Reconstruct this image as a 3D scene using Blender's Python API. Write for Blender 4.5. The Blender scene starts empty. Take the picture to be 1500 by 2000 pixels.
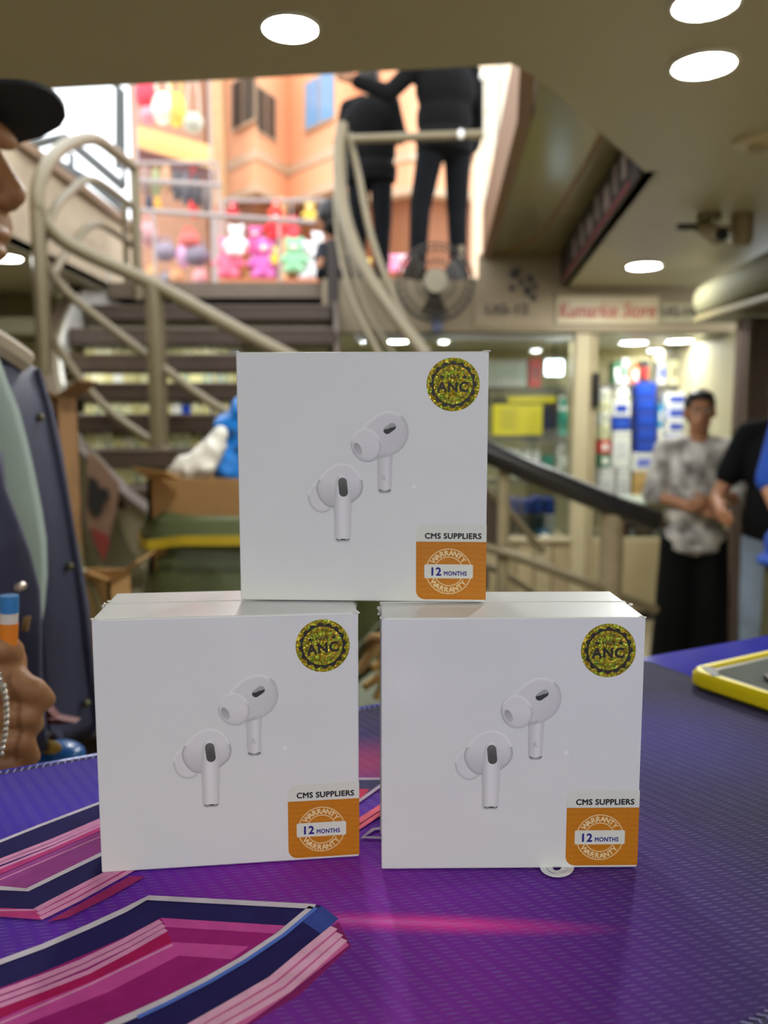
import bpy, bmesh, math, random
from mathutils import Vector, Matrix, Euler
random.seed(7)
S = bpy.context.scene
COL = S.collection
PI = math.pi

# ------------------------------------------------------------------ camera, world, exposure
CAMZ = 1.36
F = 1600.0
PITCH = math.radians(6.5)
cp, sp = math.cos(PITCH), math.sin(PITCH)
cam_d = bpy.data.cameras.new('camera')
cam_d.sensor_fit = 'VERTICAL'
cam_d.sensor_height = 36.0
cam_d.lens = 36.0 * F / 2000.0
cam_d.clip_start = 0.01
cam_d.clip_end = 200
cam_d.dof.use_dof = True
cam_d.dof.focus_distance = 0.315
cam_d.dof.aperture_fstop = cam_d.lens / 3.1      # a 3.1 mm wide phone aperture
cam = bpy.data.objects.new('camera', cam_d)
COL.objects.link(cam)
cam.location = (0, 0, CAMZ)
cam.rotation_euler = (PI / 2 - PITCH, 0, math.radians(0.0))
S.camera = cam
S.view_settings.view_transform = 'Standard'
S.view_settings.look = 'None'
S.view_settings.exposure = 0.74
S.view_settings.gamma = 1.0
S.view_settings.use_curve_mapping = False
S.cycles.max_bounces = 6; S.cycles.diffuse_bounces = 3; S.cycles.glossy_bounces = 3; S.cycles.transparent_max_bounces = 8
S.cycles.adaptive_threshold = .025; S.cycles.caustics_reflective = False; S.cycles.caustics_refractive = False

W = bpy.data.worlds.new('sky')
S.world = W
W.use_nodes = True
bg = W.node_tree.nodes['Background']
bg.inputs[0].default_value = (0.90, 0.95, 1.0, 1)
bg.inputs[1].default_value = 1.9

def P(px, py, Y):
    """the point of the place that lies Y metres in front of the camera position, seen at photo pixel px, py"""
    x = (px - 750) / F; v = -(py - 1000) / F
    d = Vector((x, cp + v * sp, -sp + v * cp))
    return Vector((0, 0, CAMZ)) + d * (Y / d.y)
def PZ(px, py, z):
    x = (px - 750) / F; v = -(py - 1000) / F
    d = Vector((x, cp + v * sp, -sp + v * cp))
    return Vector((0, 0, CAMZ)) + d * ((z - CAMZ) / d.z)

# ------------------------------------------------------------------ materials
def lin(c):
    return tuple(((x / 255) / 12.92 if x / 255 <= .04045 else ((x / 255 + .055) / 1.055) ** 2.4) for x in c)
MATS = {}
def M(name, rgb, rough=.55, metal=0.0, var=.07, scale=18.0, bump=0.0, bscale=60.0, emit=0.0, coat=0.0, spec=.5, trans=0.0, sheen=0.0):
    if name in MATS: return MATS[name]
    m = bpy.data.materials.new(name); m.use_nodes = True
    nt = m.node_tree; N = nt.nodes; L = nt.links
    b = N['Principled BSDF']
    c = lin(rgb)
    b.inputs['Roughness'].default_value = rough
    b.inputs['Metallic'].default_value = metal
    b.inputs['Specular IOR Level'].default_value = spec
    b.inputs['Coat Weight'].default_value = coat
    b.inputs['Coat Roughness'].default_value = .08
    b.inputs['Transmission Weight'].default_value = trans
    b.inputs['Sheen Weight'].default_value = sheen
    tc = N.new('ShaderNodeTexCoord')
    if var > 0:
        n = N.new('ShaderNodeTexNoise'); n.inputs['Scale'].default_value = scale; n.inputs['Detail'].default_value = 4
        L.new(tc.outputs['Object'], n.inputs['Vector'])
        mr = N.new('ShaderNodeMapRange'); mr.inputs[1].default_value = .3; mr.inputs[2].default_value = .7
        mr.inputs[3].default_value = 1 - var; mr.inputs[4].default_value = 1 + var
        L.new(n.outputs['Fac'], mr.inputs[0])
        mx = N.new('ShaderNodeMix'); mx.data_type = 'RGBA'; mx.blend_type = 'MULTIPLY'; mx.inputs[0].default_value = 1
        mx.inputs[6].default_value = (*c, 1)
        L.new(mr.outputs[0], mx.inputs[7])
        L.new(mx.outputs[2], b.inputs['Base Color'])
    else:
        b.inputs['Base Color'].default_value = (*c, 1)
    if bump > 0:
        n2 = N.new('ShaderNodeTexNoise'); n2.inputs['Scale'].default_value = bscale; n2.inputs['Detail'].default_value = 3
        L.new(tc.outputs['Object'], n2.inputs['Vector'])
        bp = N.new('ShaderNodeBump'); bp.inputs['Strength'].default_value = bump; bp.inputs['Distance'].default_value = .01
        L.new(n2.outputs['Fac'], bp.inputs['Height']); L.new(bp.outputs['Normal'], b.inputs['Normal'])
    if emit > 0:
        b.inputs['Emission Color'].default_value = (*c, 1)
        b.inputs['Emission Strength'].default_value = emit
    MATS[name] = m
    return m

def glass(name, tint=(235, 245, 240), rough=.02, alpha=.12):
    """thin pane: mostly see-through with a clear reflection"""
    if name in MATS: return MATS[name]
    m = bpy.data.materials.new(name); m.use_nodes = True
    nt = m.node_tree; N = nt.nodes; L = nt.links
    N.remove(N['Principled BSDF'])
    t = N.new('ShaderNodeBsdfTransparent'); t.inputs[0].default_value = (*lin(tint), 1)
    g = N.new('ShaderNodeBsdfGlossy'); g.inputs['Roughness'].default_value = rough
    f = N.new('ShaderNodeFresnel'); f.inputs[0].default_value = 1.45
    mr = N.new('ShaderNodeMapRange'); mr.inputs[3].default_value = alpha * .4; mr.inputs[4].default_value = 1
    mx = N.new('ShaderNodeMixShader')
    L.new(f.outputs[0], mr.inputs[0]); L.new(mr.outputs[0], mx.inputs[0])
    L.new(t.outputs[0], mx.inputs[1]); L.new(g.outputs[0], mx.inputs[2])
    L.new(mx.outputs[0], N['Material Output'].inputs[0])
    MATS[name] = m
    return m

# ------------------------------------------------------------------ mesh building
class MB:
    def __init__(s): s.v = []; s.f = []; s.mi = []; s.smooth = False
    def add(s, vs, fs, mi=0):
        o = len(s.v); s.v += [Vector(p) for p in vs]
        s.f += [tuple(o + i for i in f) for f in fs]; s.mi += [mi] * len(fs); return s
    def box(s, a, b, mi=0):
        x0, y0, z0 = a; x1, y1, z1 = b
        return s.add([(x0, y0, z0), (x1, y0, z0), (x1, y1, z0), (x0, y1, z0), (x0, y0, z1), (x1, y0, z1), (x1, y1, z1), (x0, y1, z1)],
                     [(0, 3, 2, 1), (4, 5, 6, 7), (0, 1, 5, 4), (1, 2, 6, 5), (2, 3, 7, 6), (3, 0, 4, 7)], mi)
    def cbox(s, a, b, c=.01, mi=0):
        """box with chamfered edges"""
        a = Vector(a); b = Vector(b); vs = []
        ctr = (a + b) / 2; h = (b - a) / 2; c = min(c, h.x * .45, h.y * .45, h.z * .45)
        bm = bmesh.new(); bmesh.ops.create_cube(bm, size=2)
        for v in bm.verts: v.co = Vector((v.co.x * h.x, v.co.y * h.y, v.co.z * h.z)) + ctr
        bmesh.ops.bevel(bm, geom=bm.edges[:], offset=c, segments=1, affect='EDGES', profile=.5)
        bm.verts.ensure_lookup_table()
        vs = [v.co.copy() for v in bm.verts]; fs = [tuple(v.index for v in f.verts) for f in bm.faces]; bm.free()
        return s.add(vs, fs, mi)
    def prism(s, poly, off, mi=0):
        """planar polygon pushed along the vector off"""
        n = len(poly); poly = [Vector(p) for p in poly]; off = Vector(off)
        vs = poly + [p + off for p in poly]
        fs = [tuple(range(n))[::-1], tuple(range(n, 2 * n))] + [(i, (i + 1) % n, n + (i + 1) % n, n + i) for i in range(n)]
        return s.add(vs, fs, mi)
    def tube(s, pts, r, n=10, mi=0, closed=False):
        pts = [Vector(p) for p in pts]; m = len(pts); vs = []; fs = []
        rs = r if isinstance(r, (list, tuple)) else [r] * m
        up = None
        for i, p in enumerate(pts):
            if closed: t = pts[(i + 1) % m] - pts[i - 1]
            else: t = pts[min(i + 1, m - 1)] - pts[max(i - 1, 0)]
            t.normalize()
            if up is None: up = Vector((0, 0, 1)) if abs(t.z) < .9 else Vector((1, 0, 0))
            a = t.cross(up)
            if a.length < 1e-4: a = t.cross(Vector((1, 0, 0)))
            a.normalize(); b = a.cross(t).normalized(); up = b
            vs += [p + (a * math.cos(2 * PI * k / n) + b * math.sin(2 * PI * k / n)) * rs[i] for k in range(n)]
        for i in range(m if closed else m - 1):
            j = (i + 1) % m
            fs += [(i * n + k, i * n + (k + 1) % n, j * n + (k + 1) % n, j * n + k) for k in range(n)]
        if not closed: fs += [tuple(range(n))[::-1], tuple((m - 1) * n + k for k in range(n))]
        return s.add(vs, fs, mi)
    def ell(s, c, r, rot=None, nu=14, nv=9, mi=0):
        c = Vector(c); vs = []; fs = []
        for j in range(nv + 1):
            th = PI * j / nv
            for i in range(nu):
                ph = 2 * PI * i / nu
                p = Vector((r[0] * math.sin(th) * math.cos(ph), r[1] * math.sin(th) * math.sin(ph), r[2] * math.cos(th)))
                vs.append(c + (rot @ p if rot else p))
        for j in range(nv):
            for i in range(nu):
                a, b2 = j * nu + i, j * nu + (i + 1) % nu
                fs.append((a, a + nu, b2 + nu, b2))
        return s.add(vs, fs, mi)
    def cap(s, p0, p1, r0, r1, mi=0, n=12):
        """tapered capsule"""
        p0 = Vector(p0); p1 = Vector(p1); t = p1 - p0; L = t.length
        if L < 1e-6: return s.ell(p0, (r0, r0, r0), mi=mi)
        t /= L; pts = []; rs = []
        for k in range(5):
            a = PI / 2 * (1 - k / 4); pts.append(p0 - t * r0 * math.sin(a)); rs.append(max(r0 * math.cos(a), 1e-4))
        for k in range(5):
            a = PI / 2 * k / 4; pts.append(p1 + t * r1 * math.sin(a)); rs.append(max(r1 * math.cos(a), 1e-4))
        return s.tube(pts, rs, n, mi)
    def lathe(s, c, prof, n=20, mi=0, axis='Z'):
        """prof: (radius, height) pairs round a vertical axis (or the Y axis)"""
        c = Vector(c); vs = []; fs = []
        for r, h in prof:
            for k in range(n):
                a = 2 * PI * k / n
                d = (r * math.cos(a), r * math.sin(a), h) if axis == 'Z' else (r * math.cos(a), h, r * math.sin(a))
                vs.append(c + Vector(d))
        for j in range(len(prof) - 1):
            fs += [(j * n + k, j * n + (k + 1) % n, (j + 1) * n + (k + 1) % n, (j + 1) * n + k) for k in range(n)]
        fs += [tuple(range(n))[::-1], tuple((len(prof) - 1) * n + k for k in range(n))]
        return s.add(vs, fs, mi)
    def ribbon(s, top, bot, off, mi=0):
        """sheet between two rails, thickened by the vector off"""
        top = [Vector(p) for p in top]; bot = [Vector(p) for p in bot]; off = Vector(off); n = len(top)
        vs = top + bot + [p + off for p in top] + [p + off for p in bot]; fs = []
        for i in range(n - 1):
            fs += [(i, i + 1, n + i + 1, n + i), (2 * n + i + 1, 2 * n + i, 3 * n + i, 3 * n + i + 1),
                   (i, 2 * n + i, 2 * n + i + 1, i + 1), (n + i, n + i + 1, 3 * n + i + 1, 3 * n + i)]
        fs += [(0, n, 3 * n, 2 * n), (n - 1, 3 * n - 1, 4 * n - 1, 2 * n - 1)]
        return s.add(vs, fs, mi)
    def grid(s, rows, off=None, mi=0):
        """rows of points -> surface, thickened along off"""
        m = len(rows); n = len(rows[0]); vs = [Vector(p) for r in rows for p in r]; fs = []
        for j in range(m - 1):
            for i in range(n - 1): fs.append((j * n + i, j * n + i + 1, (j + 1) * n + i + 1, (j + 1) * n + i))
        if off is not None:
            off = Vector(off); N0 = len(vs); vs += [p + off for p in vs]
            fs += [tuple(N0 + i for i in f[::-1]) for f in fs]
            ring = [i for i in range(n)] + [j * n + n - 1 for j in range(1, m)] + [(m - 1) * n + i for i in range(n - 2, -1, -1)] + [j * n for j in range(m - 2, 0, -1)]
            fs += [(ring[k], N0 + ring[k], N0 + ring[(k + 1) % len(ring)], ring[(k + 1) % len(ring)]) for k in range(len(ring))]
        return s.add(vs, fs, mi)
    def mesh(s, name, mats, smooth=None, origin=None):
        me = bpy.data.meshes.new(name)
        o = Vector(origin) if origin is not None else Vector()
        me.from_pydata([p - o for p in s.v], [], s.f)
        for m in (mats if isinstance(mats, (list, tuple)) else [mats]): me.materials.append(m)
        if any(s.mi): me.polygons.foreach_set('material_index', s.mi)
        bm = bmesh.new(); bm.from_mesh(me); bmesh.ops.recalc_face_normals(bm, faces=bm.faces[:]); bm.to_mesh(me); bm.free()
        if smooth if smooth is not None else s.smooth:
            me.polygons.foreach_set('use_smooth', [True] * len(me.polygons))
            if smooth != 'all': me.set_sharp_from_angle(angle=math.radians(40))
        return me
    def build(s, name, mats, parent=None, smooth=None, world=True):
        """one object; world: the points are world points, set back by the parent's place"""
        o = bpy.data.objects.new(name, s.mesh(name, mats, smooth, anchor(parent) if (world and parent) else None))
        COL.objects.link(o)
        if parent: o.parent = parent
        return o

def anchor(o):
    p = Vector()
    while o: p += o.location; o = o.parent
    return p
def tag(o, label=None, cat=None, group=None, kind=None):
    if label: o['label'] = label
    if cat: o['category'] = cat
    if group: o['group'] = group
    if kind: o['kind'] = kind
    return o
def thing(name, label, cat, loc=(0, 0, 0), rotz=0.0, group=None):
    o = bpy.data.objects.new(name, None); COL.objects.link(o)
    o.empty_display_size = .05
    o.location = loc; o.rotation_euler = (0, 0, rotz)
    return tag(o, label, cat, group)
def struct(name, mb, m, smooth=None, label=None):
    o = mb.build(name, m, smooth=smooth); o['kind'] = 'structure'
    if label: o['label'] = label
    return o
def dup(root, loc=None, rot=None, label=None, group=None):
    r = root.copy(); COL.objects.link(r)
    if loc is not None: r.location = loc
    if rot is not None: r.rotation_euler = rot
    if label: r['label'] = label
    if group: r['group'] = group
    for ch in list(root.children):
        c = ch.copy(); COL.objects.link(c); c.parent = r
        for g in ch.children:
            d = g.copy(); COL.objects.link(d); d.parent = c
    return r
def part(name, me, parent, loc=(0, 0, 0), rot=(0, 0, 0)):
    o = bpy.data.objects.new(name, me); COL.objects.link(o); o.parent = parent
    o.location = loc; o.rotation_euler = rot
    return o
def skin(mb, name, mat, parent, voxel=.01, smooth_it=4, world=True):
    """fuse overlapping shapes into one continuous smooth surface"""
    t = bpy.data.objects.new('tmp', mb.mesh('tmp', mat, False, anchor(parent) if world else None)); COL.objects.link(t)
    r = t.modifiers.new('r', 'REMESH'); r.mode = 'VOXEL'; r.voxel_size = voxel
    if smooth_it:
        sm = t.modifiers.new('s', 'SMOOTH'); sm.factor = .5; sm.iterations = smooth_it
    dg = bpy.context.evaluated_depsgraph_get()
    me = bpy.data.meshes.new_from_object(t.evaluated_get(dg)); me.name = name
    tm = t.data; bpy.data.objects.remove(t); bpy.data.meshes.remove(tm)
    me.materials.clear(); me.materials.append(mat)
    me.polygons.foreach_set('use_smooth', [True] * len(me.polygons))
    o = bpy.data.objects.new(name, me); COL.objects.link(o); o.parent = parent
    return o
def text_mb(txt, size, bold=0.0, align='CENTER', spacing=1.0, squash=1.0):
    """lettering as flat outlines in the x-y plane (cap height = size)"""
    cu = bpy.data.curves.new('t', 'FONT'); cu.body = txt; cu.size = size / .7; cu.align_x = align; cu.align_y = 'BOTTOM_BASELINE'
    cu.space_character = spacing; cu.resolution_u = 3
    o = bpy.data.objects.new('t', cu); COL.objects.link(o)
    dg = bpy.context.evaluated_depsgraph_get(); dg.update()
    me = bpy.data.meshes.new_from_object(o.evaluated_get(dg))
    mb = MB()
    for kk, (dx, dy) in enumerate(((0, 0),) if not bold else ((1, 0), (-1, 0), (0, 1), (0, -1), (.7, .7), (-.7, -.7))):
        mb.add([Vector(((v.co.x + dx * bold * size) * squash, v.co.y + dy * bold * size, kk * 4e-6)) for v in me.vertices], [tuple(p.vertices) for p in me.polygons])
    bpy.data.objects.remove(o); bpy.data.curves.remove(cu); bpy.data.meshes.remove(me)
    return mb
def place(mb, fn):
    mb.v = [Vector(fn(p)) for p in mb.v]; return mb
def merge(*mbs):
    o = MB()
    for m in mbs:
        k = len(o.mi); o.add(m.v, m.f); o.mi[k:] = m.mi
    return o
def spline(pts, n=6):
    """smooth curve through points (Catmull-Rom)"""
    pts = [Vector(p) for p in pts]; out = []
    for i in range(len(pts) - 1):
        p0 = pts[max(i - 1, 0)]; p1 = pts[i]; p2 = pts[i + 1]; p3 = pts[min(i + 2, len(pts) - 1)]
        for k in range(n):
            t = k / n
            out.append(.5 * ((2 * p1) + (p2 - p0) * t + (2 * p0 - 5 * p1 + 4 * p2 - p3) * t * t + (-p0 + 3 * p1 - 3 * p2 + p3) * t ** 3))
    return out + [pts[-1]]

# ================================================================== the place
CZ = CAMZ + .85          # underground ceiling
SZ = CAMZ + .90          # street level
HZ = CAMZ + .56          # lower ceiling of the shops
FY = 5.45                # shop fronts
M_ceil = M('ceiling_paint', (184, 176, 146), .45, var=.05, scale=1.3, bump=.02, bscale=6)
M_wall = M('wall_paint', (176, 168, 134), .6, var=.06, scale=2, bump=.03)
M_floor = M('floor_stone', (150, 138, 112), .35, var=.12, scale=4)
M_fascia = M('fascia_board', (158, 142, 114), .6, var=.08, scale=3)
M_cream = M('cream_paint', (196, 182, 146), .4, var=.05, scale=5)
M_steel = M('rail_paint', (120, 107, 80), .36, metal=.2, var=.06, scale=9)
M_brown = M('stair_brown', (70, 54, 41), .5, var=.14, scale=7)
M_dark = M('dark_metal', (38, 36, 36), .4, var=.1)
M_black = M('black_plastic', (18, 18, 20), .35, var=.1)
M_white = M('white_paint', (232, 232, 226), .4, var=.03)

# floor
struct('floor', MB().box((-3.1, -5.2, -.1), (2.35, 7.1, 0)), M_floor)
# ceiling with the stair opening
def slab(poly, z0, z1, mb=None):
    mb = mb or MB(); return mb.prism([(x, y, z0) for x, y in poly], (0, 0, z1 - z0))
c = MB()
slab([(-3.1, -5.2), (2.35, -5.2), (2.35, 2.95), (.904, 2.95), (.378, 2.16), (.309, 2.087), (-1.84, 2.365), (-3.1, 2.365)], CZ, CZ + .12, c)
slab([(.904, 2.95), (2.35, 2.95), (2.35, FY + .05), (1.156, FY + .05)], CZ, CZ + .12, c)
slab([(-3.1, 2.365), (-1.84, 2.365), (-1.84, 5.95), (-3.1, 5.95)], CZ, CZ + .05, c)
struct('ceiling', c, M_ceil)
# raised soffit beside the opening, its edge beam
s_ = MB(); slab([(.40, 2.2), (.525, 3.0), (.70, FY + .05), (1.25, FY + .05), (1.03, 2.95), (.50, 2.16)], CAMZ + 1.06, CAMZ + 1.2, s_)
struct('trim_1', s_, M('gloss_soffit', (150, 142, 104), .22, var=.06, scale=2), label='glossy olive soffit beside the stair opening')
b_ = MB()
b_.ribbon([(.40, 2.2, CAMZ + 1.34), (.515, 3.0, CAMZ + 1.34), (.69, FY + .05, CAMZ + 1.34)], [(.40, 2.2, CAMZ + 1.03), (.515, 3.0, CAMZ + 1.03), (.69, FY + .05, CAMZ + 1.03)], (-.05, 0, 0))
struct('trim_2', b_, M('beam_brown', (150, 112, 82), .5), label='brown edge beam of the stair opening')
# strip of wall above the ceiling line on the side of the opening
e_ = MB(); e_.ribbon([(.904, 2.95, CAMZ + 1.06), (1.156, FY, CAMZ + 1.06)], [(.904, 2.95, CZ), (1.156, FY, CZ)], (.04, 0, 0))
struct('trim_3', e_, M_fascia)
# tan stripe painted along the soffit
st = MB()
pts = [PZ(px, py, CAMZ + 1.058) for px, py in ((1178, 262), (1130, 345), (1080, 430), (1050, 462), (1010, 482), (972, 500))]
st.tube(pts, .008, 6)
tag(st.build('soffit_piping', M('tan', (168, 128, 76))), 'tan piping line curving along the glossy soffit', 'trim')
# parapet on the other side of the opening, with cap
p_ = MB(); p_.box((-1.94, 3.2, CZ + .003), (-1.84, 6.3, CAMZ + 1.35)); struct('wall_parapet', p_, M('parapet', (206, 186, 156), .6))
p_ = MB(); p_.box((-1.97, 3.2, CAMZ + 1.35), (-1.80, 6.3, CAMZ + 1.40)); struct('trim_4', p_, M('parapet_cap', (150, 122, 96), .5))
# walls
struct('wall_left', MB().box((-3.1, -5.2, 0), (-3.0, 7.1, CZ)), M_wall)
struct('wall_right', MB().box((2.25, -5.2, 0), (2.35, 4.6, CZ)), M_wall)
struct('wall_behind', MB().box((-3.1, -5.3, 0), (2.35, -5.2, CZ)), M_wall)
struct('wall_shop_end', MB().box((2.25, 4.6, 0), (2.35, 7.1, HZ)), M_wall)
struct('wall_back', MB().box((-3.1, 7.0, 0), (2.35, 7.1, HZ)), M('shop_back_wall', (206, 200, 160), .6))
struct('ceiling_shops', MB().box((-3.1, FY + .02, HZ), (2.35, 7.1, HZ + .1)), M('shop_ceiling', (196, 194, 168), .4, var=.04))
# fascia above the shop fronts and edge of the street landing
f_ = MB(); f_.box((-.40, FY - .02, HZ), (2.35, FY + .10, CAMZ + .90)); f_.box((.62, FY - .02, CAMZ + .9), (1.2, FY + .1, CAMZ + 1.06))
struct('wall_fascia', f_, M_fascia)
struct('floor_landing', MB().box((-1.84, FY + .13, SZ - .1), (2.6, 7.6, SZ)), M('landing_stone', (120, 104, 88), .6))
struct('ground_street', MB().box((-14, 7.6, SZ - .2), (14, 24, SZ - .02)), M('street', (190, 176, 158), .8))
struct('floor_landing_side', MB().box((-6, 6.3, SZ - .1), (-1.84, 7.6, SZ)), M('landing_stone', (120, 104, 88), .6))

# ------------------------------------------------------------------ lamps in the ceilings
def downlight(p, r, power, label, group=None, ring=True, square=False, tint=(248, 251, 247)):
    p = Vector(p); t = thing('ceiling_downlight', label, 'light', p, group=group)
    m = M('lamp_%d_%d' % (int(power * 10), tint[2]), tint, .5, var=0, emit=power)
    if square:
        MB().cbox((-r, -r, -.012), (r, r, 0), .004).build('diffuser', m, t, world=False)
    else:
        MB().lathe((0, 0, 0), [(r, 0), (r * .98, -.006), (r * .6, -.008)], 24).build('diffuser', m, t, world=False)
    if ring:
        k = MB()
        if square: k.box((-r * 1.15, -r * 1.15, -.006), (r * 1.15, r * 1.15, -.001))
        else: k.tube([(r * 1.1 * math.cos(a * PI / 12), r * 1.1 * math.sin(a * PI / 12), -.003) for a in range(24)], r * .12, 6, closed=True)
        k.build('rim', M_white, t, world=False, smooth=True)
    return t
LP = 190
downlight(PZ(567, 50, CZ), .055, LP * 1.6, 'small round ceiling downlight above the stair opening')
downlight(PZ(1378, 2, CZ), .06, LP, 'round ceiling downlight cut by the top of the picture')
downlight(PZ(1375, 122, CZ), .068, LP, 'large round ceiling downlight near the upper edge beyond the stair beam')
downlight(PZ(1258, 517, CZ), .085, LP, 'round ceiling downlight before the red lettered sign')
downlight(PZ(8, 501, CZ), .085, LP * .3, 'round downlight by the man in the cap')
for i, (x, y) in enumerate([(-1.6, -1.5), (.1, -1.7), (1.5, -1.5), (-1.5, -2.9), (0.2, -3.0), (1.5, -2.9), (-1.5, -4.2), (0.2, -4.2), (1.5, -4.2), (1.9, .6)]):  # out of view, added to light the box fronts and the foreground
    downlight((x, y, CZ), .075, LP, 'round downlight in the ceiling behind the counter', 'downlights over the near half of the room')
SP = 42
for px, py, r, lb in ((720, 660, .055, 'small shop downlight below the curved rails'), (905, 653, .055, 'small shop downlight over the topmost box seal'),
                      (1095, 645, .06, 'shop downlight just under the red lettered sign'), (995, 690, .075, 'oval shop downlight above the white cartons'),
                      (1238, 667, .095, 'broad shop downlight above the tall blue stack'), (1328, 664, .095, 'broad shop downlight above the cream cartons'),
                      (1411, 664, .09, 'broad shop downlight nearest the corner pillar'),
                      (1283, 683, .075, 'one of the twin small shop lights beside its partner')):
    q_ = PZ(px, py, HZ); q_.y = max(q_.y, FY + .2); downlight(q_, r, SP, lb)
downlight(PZ(1308, 682, HZ), .06, SP, 'smaller half of the twin shop lights')
for x in (-2.2, -1.4, -.6, .1):
    downlight((x, 6.0, HZ), .08, SP, 'shop downlight behind the open stairs', 'downlights behind the stairs')
sm = thing('smoke_detector', 'pale round smoke detector on the ceiling at the picture edge', 'detector', PZ(1482, 272, CZ))
MB().lathe((0, 0, 0), [(.075, 0), (.072, -.012), (.05, -.022)], 24).build('housing', M_cream, sm, world=False, smooth=True)
MB().lathe((0, 0, -.022), [(.03, 0), (.028, -.012)], 16).build('sensor', M_fascia, sm, world=False, smooth=True)

# ------------------------------------------------------------------ banner and sign writing
def facing_text(txt, size, bold, centre, ux, mat, name, parent, squash=1, normal_push=.004, shear=0.0):
    """lettering on an upright face: ux is the reading direction"""
    mb = text_mb(txt, size, bold, squash=squash); ux = Vector(ux).normalized(); n = ux.cross(Vector((0, 0, 1))); c0 = Vector(centre)
    place(mb, lambda p: c0 + ux * (p.x + p.y * shear) + Vector((0, 0, p.y)) + n * (normal_push + p.z * 200))
    return mb.build(name, mat, parent)
ban = thing('banner_strip', 'dark printed banner with pale and red lettering along the opening edge', 'banner', (1.03, 4.2, CZ))
d_ = (Vector((1.156, FY, 0)) - Vector((.904, 2.95, 0))).normalized(); nb = d_.cross(Vector((0, 0, 1))) * -1
def bp(t, z): return Vector((.904, 2.95, CZ + z)) + d_ * t + nb * .012
MB().prism([bp(.02, -.01), bp(2.45, -.01), bp(2.45, .20), bp(.02, .20)], nb * .006).build('cloth', M('banner_dark', (52, 40, 38), .6, var=.3, scale=9), ban)
for k, (a, b, z0, z1, mt) in enumerate([(.25, .33, .06, .15, 'p'), (.45, .5, .05, .17, 'p'), (.62, .74, .04, .14, 'p'), (.9, .98, .06, .17, 'p'), (1.1, 1.24, .05, .13, 'p'), (1.4, 1.5, .05, .16, 'p'), (1.7, 1.8, .05, .15, 'p'), (.15, 2.3, .0, .018, 'r')]):
    MB().prism([bp(a, z0), bp(b, z0), bp(b + .03, z1), bp(a + .03, z1)], nb * .010).build('lettering' if mt == 'p' else 'border', M('banner_pale', (176, 160, 150)) if mt == 'p' else M('banner_red', (150, 50, 44)), ban)
q = thing('shop_number_board', 'brown fascia panel with dark shop number and flower scrolls', 'sign', P(1000, 610, FY - .03))
pm = MB(); a0 = P(925, 640, FY - .03); a1 = P(1082, 545, FY - .03); pm.box((a0.x, FY - .035, a0.z), (a1.x, FY - .022, a1.z)); pm.build('panel', M('panel_brown', (160, 142, 114), .6), q)
M_ink = M('faded_ink', (74, 66, 66), .6)
facing_text('UG-12', .062, .03, P(990, 613, FY - .04), (1, 0, 0), M_ink, 'lettering', q, squash=1.15)
fm = MB()
for px, py, r in ((1003, 535, 8), (1018, 552, 6), (1035, 545, 7), (1000, 562, 6), (1030, 568, 8), (1042, 582, 6), (1012, 528, 5), (1045, 560, 5)):
    cc = P(px, py, FY - .042); fm.ell(cc, (r / 300, .003, r / 240), nu=8, nv=5)
fm.build('scrollwork', M_ink, q)
sg = thing('shop_sign', 'pale shop sign with red hand-painted lettering', 'sign', P(1180, 605, FY - .03))
pm = MB(); a0 = P(1086, 632, FY - .03); a1 = P(1287, 578, FY - .03); pm.box((a0.x, FY - .035, a0.z), (a1.x, FY - .022, a1.z)); pm.build('panel', M('sign_pale', (206, 190, 156), .5, var=.1, scale=6), sg)
facing_text('Kumarkie Store', .095, .012, P(1184, 620, FY - .04), (1, 0, 0), M('sign_red', (176, 58, 54), .5), 'lettering', sg, squash=.72, shear=.18)
sg2 = thing('shop_number_sign', 'small pale sign with grey shop number', 'sign', P(1322, 610, FY - .03))
pm = MB(); a0 = P(1290, 630, FY - .03); a1 = P(1358, 592, FY - .03); pm.box((a0.x, FY - .035, a0.z), (a1.x, FY - .022, a1.z)); pm.build('panel', M('sign_grey', (176, 168, 136), .5), sg2)
facing_text('UG-14', .06, .03, P(1324, 618, FY - .04), (1, 0, 0), M_ink, 'lettering', sg2, squash=.9)

# ------------------------------------------------------------------ shop fronts
def upright(px0, px1, py0, py1, Y, d, mb=None):
    a = P(px0, py1, Y); b = P(px1, py0, Y); mb = mb or MB(); mb.cbox((min(a.x, b.x), Y, a.z), (max(a.x, b.x), Y + d, b.z), .008); return mb
x0 = P(1120, 800, FY).x; x1 = P(1165, 800, FY).x
pl = thing('shop_pillar', 'cream pillar between the two shop fronts', 'pillar', ((x0 + x1) / 2, FY, 0))
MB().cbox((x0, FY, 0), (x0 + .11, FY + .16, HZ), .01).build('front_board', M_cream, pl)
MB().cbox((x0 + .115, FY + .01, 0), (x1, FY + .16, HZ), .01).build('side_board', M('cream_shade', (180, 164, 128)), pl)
it = thing('intercom', 'slim black box fixed on the cream pillar', 'intercom', P(1165, 762, FY - .02))
upright(1157, 1172, 728, 797, FY - .02, .02).build('case', M_black, it)
upright(1160, 1169, 735, 745, FY - .025, .006).build('speaker_grille', M_dark, it)
x2 = P(1425, 800, FY).x; x3 = P(1450, 800, FY).x
pr = thing('corner_pillar', 'narrow cream pillar at the far shop corner', 'pillar', ((x2 + x3) / 2, FY, 0))
MB().cbox((x2, FY - .03, 0), (x3, FY + .16, HZ), .01).build('post', M_cream, pr); MB().cbox((x2 - .01, FY - .04, 0), (x3 + .01, FY + .17, .12), .01).build('plinth', M_fascia, pr)
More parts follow.
